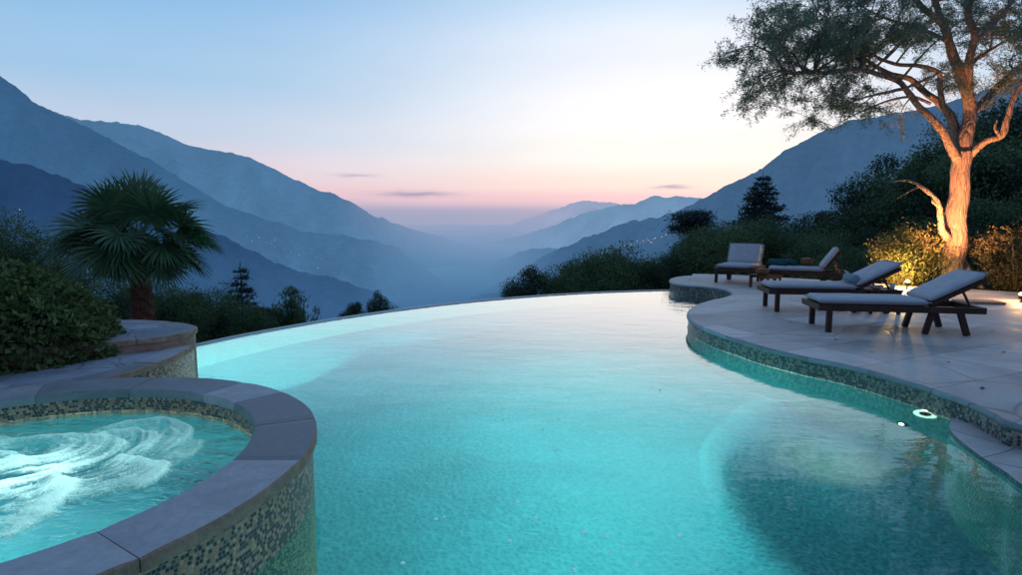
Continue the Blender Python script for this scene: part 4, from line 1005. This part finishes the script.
for (cx, cy, rx, ry, cnt) in regions:
    for i in range(cnt):
        while True:
            a, b = random.uniform(-1, 1), random.uniform(-1, 1)
            if a * a + b * b < 1: break
        c = tp(cx + a * rx, cy + b * ry, random.gauss(0, 1.1)); cc = np.array(c)
        dist_ = np.linalg.norm(sk - cc, axis=1) + np.where(skr < .10, 0, .6) + np.where(sk[:, 2] > cc[2] + .3, .5, 0)
        j = int(np.argmin(dist_)); s0 = Vector(sk[j]); r0 = min(skr[j] * .5, .028)
        mid = s0.lerp(c, .5) + Vector((random.uniform(-.12, .12), random.uniform(-.12, .12), random.uniform(-.02, .16)))
        br_ = spline([s0, mid, c], 4); tube(bm, br_, [r0 + (0.005 - r0) * q / (len(br_) - 1) for q in range(len(br_))], 5, False)
        gdir = (c - s0).normalized() if (c - s0).length > .05 else Vector((-1, 0, .2))
        for tw in range(10):
            st_ = br_[random.randint(3, len(br_) - 1)]
            dr = (gdir * .55 + Vector((random.gauss(0, .6), random.gauss(0, .6), random.gauss(0, .42)))).normalized(); tl = random.uniform(.25, .6)
            e1 = st_ + dr * tl * .55; e2 = st_ + dr * tl + Vector((0, 0, -.07))
            tube(bm, [st_, e1, e2], [.0045, .0035, .002], 3, False)
            n_ = 78; u = rng.random(n_) ** .7; seg = np.array(st_) + (np.array(e2) - np.array(st_)) * u[:, None]
            LP_.append(seg + rng.normal(size=(n_, 3)) * .034); LD_.append(np.tile(np.array(dr), (n_, 1)))
bobj('twigs', bm, big, ('bark',))
link('crown', leaves_mesh('crown', np.concatenate(LP_), .052, .24, np.concatenate(LD_), .45), big, ('leaf_olive',))

# ------------------------------------------------------------------ loungers
def rotY(a): return Matrix.Rotation(a, 4, 'Y')
def pad(L, W, T, nx=18, ny=10, quilt=True, seed=0):
    """soft cushion lying on z=0, x from 0 to L"""
    bm = bmesh.new(); rd = random.Random(seed)
    tops, bots = [], []
    for i in range(nx + 1):
        rt, rb = [], []
        for j in range(ny + 1):
            u, v = i / nx, j / ny; x = L * u; y = W * (v - .5)
            eu = min(u, 1 - u) * L; ev = min(v, 1 - v) * W; e = min(eu, ev)
            k = min(1, e / .05); rz_ = T * (0.5 + 0.5 * math.sqrt(max(0, 1 - (1 - k) ** 2)))
            crown_ = .012 * math.sin(math.pi * u) * math.sin(math.pi * v) + .007 * mnoise.noise(Vector((x * 5, y * 6, seed)))
            rt.append(bm.verts.new((x, y, rz_ + crown_ * k))); rb.append(bm.verts.new((x, y, T * .5 * (1 - k))) if 0 < i < nx and 0 < j < ny else rt[-1])
        tops.append(rt); bots.append(rb)
    for i in range(nx):
        for j in range(ny):
            bm.faces.new((tops[i][j], tops[i + 1][j], tops[i + 1][j + 1], tops[i][j + 1]))
            f = [bots[i][j], bots[i][j + 1], bots[i + 1][j + 1], bots[i + 1][j]]
            try: bm.faces.new(f)
            except ValueError: pass
    return bm
def make_lounger(ang, name='sun_lounger', L=1.83, W=0.66, back=0.66, piv=1.24):
    # x=0 foot end (pool side); backrest at high x; z=0 ground
    root = empty(name); H = .30
    bm = bmesh.new()
    for s in (-1, 1): box(bm, (L * .5, s * (W / 2 - .022), H), (L, .044, .075), None, .006)
    box(bm, (.022, 0, H), (.044, W - .09, .073), None, .006); box(bm, (L - .022, 0, H), (.044, W - .09, .073), None, .006)
    bobj('frame', bm, root, ('dark_wood',))
    bm = bmesh.new(); x = .09
    while x < piv: box(bm, (x, 0, H + .02), (.06, W - .09, .018), None, .003); x += .085
    bobj('slats', bm, root, ('dark_wood',))
    for s in (-1, 1):
        bm = bmesh.new(); box(bm, (.13, s * (W / 2 - .028), (H - .03) / 2), (.062, .055, H - .032), None, .006); bobj('leg', bm, root, ('dark_wood',))
        bm = bmesh.new(); box(bm, (L - .22, s * (W / 2 - .028), (H - .03) / 2 ), (.062, .055, H - .02), rotY(R(-18)), .006); bobj('leg', bm, root, ('dark_wood',))
        bm = bmesh.new(); box(bm, (piv + .02, s * (W / 2 - .085), (H - .03) / 2), (.06, .05, H - .02), rotY(R(14)), .006); bobj('leg', bm, root, ('dark_wood',))
    # backrest
    Mb = Matrix.Translation((piv, 0, H + .045)) @ rotY(-ang)
    bm = bmesh.new()
    for s in (-1, 1): box(bm, (back / 2, s * (W / 2 - .07), 0), (back, .04, .045), None, .005)
    box(bm, (back - .02, 0, 0), (.04, W - .18, .04), None, .004)
    for k_ in range(int((back - .08) / .085)): box(bm, (.07 + k_ * .085, 0, .012), (.055, W - .18, .016), None, .003)
    bmesh.ops.transform(bm, matrix=Mb, verts=bm.verts[:]); bobj('backrest_frame', bm, root, ('dark_wood',))
    tt_ = Mb @ Vector((back * .62, 0, -.02))
    for s in (-1, 1):
        bm = bmesh.new(); tube(bm, [(tt_.x, s * (W / 2 - .1), tt_.z), (min(tt_.x + .10, L - .06), s * (W / 2 - .1), H + .02)], [.014, .014], 6); bobj('strut', bm, root, ('dark_wood',))
    def pipe(cu, L_, W_, T_, mt):
        bm = bmesh.new(); c_ = .03; y = W_ / 2 - .004
        P = spline([(c_, -y, T_), (L_ - c_, -y, T_), (L_ - .004, -y + c_, T_), (L_ - .004, y - c_, T_), (L_ - c_, y, T_), (c_, y, T_), (.004, y - c_, T_), (.004, -y + c_, T_), (c_, -y, T_)], 1)
        tube(bm, P, [.0065] * len(P), 6); bmesh.ops.transform(bm, matrix=mt, verts=bm.verts[:]); bobj('piping', bm, cu, ('piping',), True)
    b = pad(piv + .02, W - .03, .075, 20, 10, seed=3); bmesh.ops.transform(b, matrix=Matrix.Translation((0.01, 0, H + .038)), verts=b.verts[:]); sc_ = bobj('seat_cushion', b, root, ('cushion',), True); pipe(sc_, piv + .02, W - .03, .045, Matrix.Translation((0.01, 0, H + .038)))
    b = pad(back + .03, W - .03, .075, 12, 10, seed=5); bmesh.ops.transform(b, matrix=Mb @ Matrix.Translation((0.02, 0, .026)), verts=b.verts[:]); bc = bobj('back_cushion', b, root, ('cushion',), True); pipe(bc, back + .03, W - .03, .045, Mb @ Matrix.Translation((0.02, 0, .026)))
    return root, Mb
def place(root, foot, head_dir):
    root.location = (foot[0], foot[1], DZ); root.rotation_euler = (0, 0, math.atan2(head_dir[1], head_dir[0]))
GL = 'sun loungers on the pool deck'
l1, Mb1 = make_lounger(R(28)); place(l1, (3.78, 7.50), (1.0, -.16)); props(l1, 'dark wood sun lounger with grey cushion nearest the camera on the right', 'sun lounger', GL)
l2 = dup(l1, (3.86, 9.12, DZ), math.atan2(-.13, 1), label='second sun lounger from the camera, with a rolled towel on its grey cushion', cat='sun lounger', group=GL)
l3, Mb3 = make_lounger(R(56), L=1.45, piv=1.0, back=.47); place(l3, (5.32, 12.35), (1.0, -.42)); props(l3, 'sun lounger with steep backrest, its side lit orange, in front of the dark hedge', 'sun lounger', GL)
l4, Mb4 = make_lounger(R(68), L=1.2, W=.78, back=.44, piv=.95); place(l4, (4.68, 12.65), (0.62, .85)); props(l4, 'short lounge chair with upright wide back facing the pool, farthest at the deck corner', 'lounge chair', GL)

def roll(name, loc, rz, L, r_, m_, **k):
    bm = bmesh.new(); n = 16
    prof = [(0.02, -L / 2), (r_ * .8, -L / 2), (r_, -L / 2 + .02), (r_ * 1.02, 0), (r_, L / 2 - .02), (r_ * .8, L / 2), (.02, L / 2)]
    lathe(bm, prof, n); bmesh.ops.transform(bm, matrix=Matrix.Rotation(R(90), 4, 'X'), verts=bm.verts[:])
    # the loose end of the roll
    box(bm, (r_ * .7, 0, -r_ * .75), (r_ * 1.2, L * .97, .012), rotY(R(-10)), .004)
    for v_ in bm.verts: v_.co += Vector(mnoise.noise_vector(v_.co * 14)) * .006
    o = bobj(name, bm, None, (m_,), True, **k); o.location = loc; o.rotation_euler = (0, 0, rz); return o
def on(l, x, y, z): return l.matrix_basis @ Vector((x, y, z))
ct = DZ
p = on(l2, 1.22, -.10, .50); roll('towel', p, l2.rotation_euler.z, .34, .062, 'grey_towel', label='pale blue rolled towel at the backrest foot of the second lounger', cat='towel')
p = on(l3, .18, .12, .485); roll('towel', p, l3.rotation_euler.z + .9, .42, .065, 'teal_towel', label='teal rolled towel at the foot end of the orange lit lounger', cat='towel')
p = on(l3, .42, .18, .485); roll('towel', p, l3.rotation_euler.z + .5, .36, .06, 'teal_towel', label='second teal towel roll lying against the first, nearer the backrest', cat='towel')
# baskets and tables
def basket(loc, r_, h, **k):
    o = empty('basket', loc, **k); bm = bmesh.new()
    lathe(bm, [(r_ * .7, 0), (r_ * .9, h * .4), (r_, h), (r_ * .93, h), (r_ * .82, h * .4), (r_ * .6, .02)], 22); bobj('body', bm, o, ('wicker',), True)
    bm = bmesh.new()
    for i in range(5):
        a = i * 1.3; bmesh.ops.create_icosphere(bm, subdivisions=2, radius=r_ * .36, matrix=Matrix.Translation((math.cos(a) * r_ * .4, math.sin(a) * r_ * .4, h * .95)))
    bobj('fruit', bm, o, ('fruit',), True); return o
def table(loc, rz, sx, sy, h, **k):
    o = empty('side_table', loc, rz, **k); bm = bmesh.new()
    for i in range(6): box(bm, (-sx / 2 + sx * (i + .5) / 6, 0, h), (sx / 6 - .008, sy, .022), None, .004)
    bobj('table_top', bm, o, ('dark_wood',))
    for a in (-1, 1):
        for b in (-1, 1):
            bm = bmesh.new(); box(bm, (a * (sx / 2 - .04), b * (sy / 2 - .04), (h - .012) / 2), (.04, .04, h - .014), None, .004); bobj('leg', bm, o, ('dark_wood',))
    for b in (-1, 1):
        bm = bmesh.new(); box(bm, (0, b * (sy / 2 - .04), h - .04), (sx - .125, .028, .045), None, .003); bobj('apron', bm, o, ('dark_wood',))
    return o
t1 = (5.42, 8.75)
table((t1[0], t1[1], DZ), -.12, .46, .46, .34, label='low dark wood side table between the two nearest loungers', cat='table')
def bowl(loc, r_, h, m_, **k):
    bm = bmesh.new(); lathe(bm, [(r_ * .35, 0), (r_ * .4, .006), (r_ * .85, h * .55), (r_, h), (r_ * .95, h), (r_ * .78, h * .55), (r_ * .2, .014)], 24); o = bobj('bowl', bm, None, (m_,), True, **k); o.location = loc; return o
def cup(loc, **k):
    o = empty('cup', loc, **k); bm = bmesh.new(); lathe(bm, [(.028, 0), (.034, .02), (.038, .085), (.034, .085), (.03, .02), (.01, .01)], 18); bobj('body', bm, o, ('ceramic',), True)
    bm = bmesh.new(); tube(bm, [(.034, 0, .025), (.06, 0, .03), (.062, 0, .06), (.036, 0, .068)], [.005] * 4, 6); bobj('handle', bm, o, ('ceramic',)); return o
bowl((t1[0] - .08, t1[1] - .05, DZ + .352), .10, .05, 'ceramic', label='pale ceramic bowl on the table between the nearest loungers', cat='bowl')
cup((t1[0] + .12, t1[1] - .1, DZ + .352), label='small pale cup beside the bowl on the low table', cat='cup')
table((5.10, 11.95, DZ), .3, .5, .42, .26, label='low side table between the lounge chair and the orange lit lounger', cat='table')
basket((5.02, 11.92, DZ + .272), .13, .09, label='small wicker basket of fruit on the table beside the lounge chair', cat='basket')
p = on(l3, .72, .2, .43); basket(p, .12, .12, label='wicker basket standing on the orange lit lounger behind the towels', cat='basket')
bm = bmesh.new(); box(bm, (0, 0, .02), (.62, .34, .045), None, .012); o = bobj('stepping_stone', bm, None, ('edge_stone',), label='flat stone slab lying on the deck at the foot of the big tree', cat='stone'); o.location = at(978, 303, DZ); o.rotation_euler.z = -.2

# ------------------------------------------------------------------ lamps
def lamp(kind, loc, energy, color, target=None, size=.05, spot=60, blend=.5):
    l = bpy.data.lights.new('lamp', kind); l.energy = energy; l.color = color
    if kind in ('POINT', 'SPOT'): l.shadow_soft_size = size
    if kind == 'SPOT': l.spot_size = R(spot); l.spot_blend = blend
    o = bpy.data.objects.new('lamp', l); COL.objects.link(o); o.location = loc
    if target is not None: o.rotation_euler = (Vector(loc) - Vector(target)).to_track_quat('Z', 'Y').to_euler()
    return o
def uplight(loc, aim, label):
    o = empty('garden_spotlight', loc, label=label, cat='lamp', group='warm garden spotlights')
    bm = bmesh.new(); tube(bm, [(0, 0, -.3), (0, 0, .05)], [.012, .012], 8); lathe(bm, [(.03, .045), (.045, .055), (.052, .12), (.046, .12), (.02, .07)], 18); bobj('housing', bm, o, ('dark_metal',), True)
    bm = bmesh.new(); bmesh.ops.create_icosphere(bm, subdivisions=2, radius=.038, matrix=Matrix.Translation((0, 0, .125))); bobj('bulb', bm, o, ('lamp_warm',), True)
    return o
WARM = (1.0, .56, .2)
p = atd(907, 288, 11.7); uplight(p, None, 'warm spotlight glowing at the foot of the golden shrub')
lamp('POINT', p + Vector((0, .12, .25)), 130, (1.0, .66, .24), size=.10)
p = Vector((tb.x * (TY - 1.5) / TY - .05, TY - 1.5, .22))
uplight(p, None, 'warm spotlight on the ground in front of the big tree trunk')
lamp('SPOT', p + Vector((0, 0, .2)), 2300, (1.0, .40, .16), target=tb + Vector((.05, 0, 2.1)), size=.05, spot=70, blend=1.0)
lamp('SPOT', Vector((tb.x + 1.2, TY - .9, .4)), 380, (1.0, .40, .15), target=tb + Vector((0, 0, 1.8)), size=.05, spot=70, blend=1.0)
p = at(1021, 302, DZ); uplight(p, None, 'warm spotlight at the right edge of the deck by the amber bush')
lamp('POINT', p + Vector((0, .05, .28)), 24, (1.0, .55, .22), size=.03)
lamp('POINT', Vector((7.4, 12.6, .6)), 14, (1.0, .5, .2), size=.1)

# underwater lamps and added fill spots
CY = (.30, 1.0, .86)
def pool_spot(loc, target, e, spot=120, blend=.6, c=CY, size=.12): return lamp('SPOT', loc, e, c, target, size, spot, blend)
def wall_light(loc, nrm, r_, emi, label, ring=True):
    o = empty('underwater_light', loc, label=label, cat='lamp', group='underwater lights'); q = Vector(nrm).to_track_quat('Z', 'Y').to_matrix().to_4x4()
    bm = bmesh.new(); lathe(bm, [(r_ * .55, 0), (r_, 0), (r_ * 1.0, .012), (r_ * .9, .022), (r_ * .6, .022), (r_ * .55, .012)], 28)
    bmesh.ops.transform(bm, matrix=q, verts=bm.verts[:]); bobj('ring', bm, o, (emi if ring else 'dark_metal',), True)
    bm = bmesh.new(); lathe(bm, [(r_ * .1, .0), (r_ * .5, .004), (r_ * .5, .014), (r_ * .1, .018)], 24)
    bmesh.ops.transform(bm, matrix=q, verts=bm.verts[:]); bobj('lens', bm, o, ('dark_metal' if ring else emi,), True); return o
pool_spot(Vector((-2.2, 5.9, -.45)), Vector((-3.5, 7.6, -.35)), 1300, 100, .9, (.40, 1, .86), 0)
pool_spot(Vector((-3.0, 6.4, -.25)), Vector((-1.4, 10.0, -.25)), 2200, 46, 1.0, (.40, 1, .86), 0)
pool_spot(Vector((-.75, 2.6, -.75)), Vector((-1.35, 2.2, -1.05)), 80, 100, .9, (.55, 1, .75), 0)
lamp('POINT', Vector((1.75, 6.1, -.42)), 230, (.48, 1, .90), size=0)
pool_spot(Vector((1.9, 6.4, -.05)), Vector((1.6, 5.9, -1.2)), 160, 165, 1.0, (.42, 1, .88), 0)
for (lx, ly, le) in ((-.5, 3.5, 9), (.45, 2.5, 36), (.7, 3.9, 30), (-1.4, 4.9, 9), (-.2, 5.4, 14), (.9, 5.3, 34), (-2.0, 6.6, 16), (-.6, 7.3, 16), (.9, 7.4, 26), (.4, 1.4, 34), (2.6, 8.3, 18), (.6, 9.2, 14), (-1.6, 8.6, 14)):  # unseen spots without fixtures, added to even out the pool glow
    pool_spot(Vector((lx, ly, -.05)), Vector((lx, ly, -1.2)), le, 168, 1.0, CY, 0)
# the two lights near the right hand wall
p = at(925, 419, -.06); wall_light(p, (-.45, -.5, .75), .085, 'lamp_pool', 'glowing white ring light just under the water by the right hand pool wall')
q = at(902, 431, -.08); wall_light(q, (-.85, -.2, .45), .05, 'lamp_cream', 'small cream underwater light left of the ring light', False)
lamp('SPOT', q + Vector((-.08, -.05, .0)), 330, (1, .30, .15), Vector((2.75, 5.0, -1.35)), 0, 50, 1.0)
# hot tub light
lamp('POINT', Vector((SC.x + .12, SC.y + .12, -.20)), 20, (.70, 1.0, .95), size=0)
lamp('POINT', Vector((SC.x - .5, SC.y - .1, -.25)), 22, (.50, 1.0, 1.0), size=0)

# leaves dropped on the deck
for (px, py) in ((982, 388), (905, 345), (872, 352), (1003, 352), (948, 362), (835, 340), (790, 322), (992, 331)):
    p = at(px, py, DZ + .004); bm = bmesh.new(); L_ = .05 if px == 982 else random.uniform(.025, .04)
    vs = [bm.verts.new((L_ * x, L_ * .42 * y, .004 * z)) for x, y, z in ((-1, 0, 1), (-.4, -.7, 0), (.3, -.6, 1), (1, 0, 2.5), (.3, .6, 1.5), (-.4, .8, 0))]; c_ = bm.verts.new((0, 0, 0))
    for i in range(6): bm.faces.new((vs[i], vs[(i + 1) % 6], c_))
    o = bobj('fallen_leaf', bm, None, ('palm_dry',), False, label='small dark dry leaf fallen on the deck paving', cat='leaf', group='dry leaves fallen on the deck'); o.location = p; o.rotation_euler.z = random.uniform(0, 6)
# bits floating on the water
GB = 'round pale bubbles floating on the pool'
noisy('white_bits', (0.8, 0.9, 0.9, 1), (0.9, 0.95, 0.95, 1), 5, 0.4, 0)
for n_ in ('white_bits',):
    t = NT(M[n_].node_tree); tb_ = t.add('ShaderNodeBsdfTranslucent', inp={'Color': (.9, .95, .95, 1)}); mb_ = t.add('ShaderNodeMixShader', inp={0: .75}); t.l.new(t.n['Principled BSDF'].outputs[0], mb_.inputs[1]); t.l.new(tb_.outputs[0], mb_.inputs[2]); em_ = t.add('ShaderNodeEmission', inp={'Color': (.35, 1, .92, 1), 'Strength': .10}); aa_ = t.add('ShaderNodeAddShader'); t.l.new(mb_.outputs[0], aa_.inputs[0]); t.l.new(em_.outputs[0], aa_.inputs[1]); t.l.new(aa_.outputs[0], t.n['Material Output'].inputs[0])  # bubbles and petals given a slight glow of their own for caught light

for (px, py) in [(517, 502), (436, 519), (444, 517), (510, 541), (526, 540), (403, 563), (536, 518), (584, 532), (595, 547), (609, 552), (637, 565), (574, 570), (680, 536), (590, 522), (602, 517), (623, 548), (607, 535)]:
    p = at(px, py, .002); r_ = random.uniform(.006, .017); bm = bmesh.new(); lathe(bm, [(r_, 0), (r_ * .92, r_ * .3), (r_ * .6, r_ * .55), (r_ * .2, r_ * .65)], 14)
    o = bobj('bubble', bm, None, ('white_bits',), True, label='small round pale bubble floating on the near half of the pool', cat='bubble', group=GB); o.location = p
for (px, py) in [(428, 418), (503, 420), (554, 419), (560, 419), (543, 430), (546, 436), (556, 450), (675, 426), (660, 390)]:
    p = at(px, py, .003); a_ = random.uniform(0, 3); bm = bmesh.new(); L_ = random.uniform(.012, .03) * (1.3 if py == 450 else 1)
    vs = [bm.verts.new((L_ * x, L_ * .5 * y, .003 * z)) for x, y, z in ((-1, 0, 1), (-.4, -.8, 0), (.5, -.7, 0), (1, 0, 1.4), (.4, .8, 0), (-.5, .7, 0))]; c_ = bm.verts.new((0, 0, -.001))
    for i in range(6): bm.faces.new((vs[i], vs[(i + 1) % 6], c_))
    o = bobj('petal', bm, None, ('white_bits',), False, label='tiny white petal floating in the middle of the pool', cat='petal', group='white petals floating on the pool'); o.location = p; o.rotation_euler.z = a_

# ------------------------------------------------------------------ render settings
scene.view_settings.view_transform = 'Standard'; scene.view_settings.look = 'None'; scene.view_settings.exposure = 0; scene.view_settings.gamma = 1
scene.render.engine = 'CYCLES'
cy = scene.cycles; cy.max_bounces = 8; cy.diffuse_bounces = 3; cy.glossy_bounces = 4; cy.transmission_bounces = 8; cy.transparent_max_bounces = 8
cy.sample_clamp_indirect = 4.0; cy.sample_clamp_direct = 0; cy.caustics_reflective = True; cy.caustics_refractive = True; cy.blur_glossy = 0.5
cy.use_denoising = True
try: cy.denoiser = 'OPENIMAGEDENOISE'
except Exception: pass
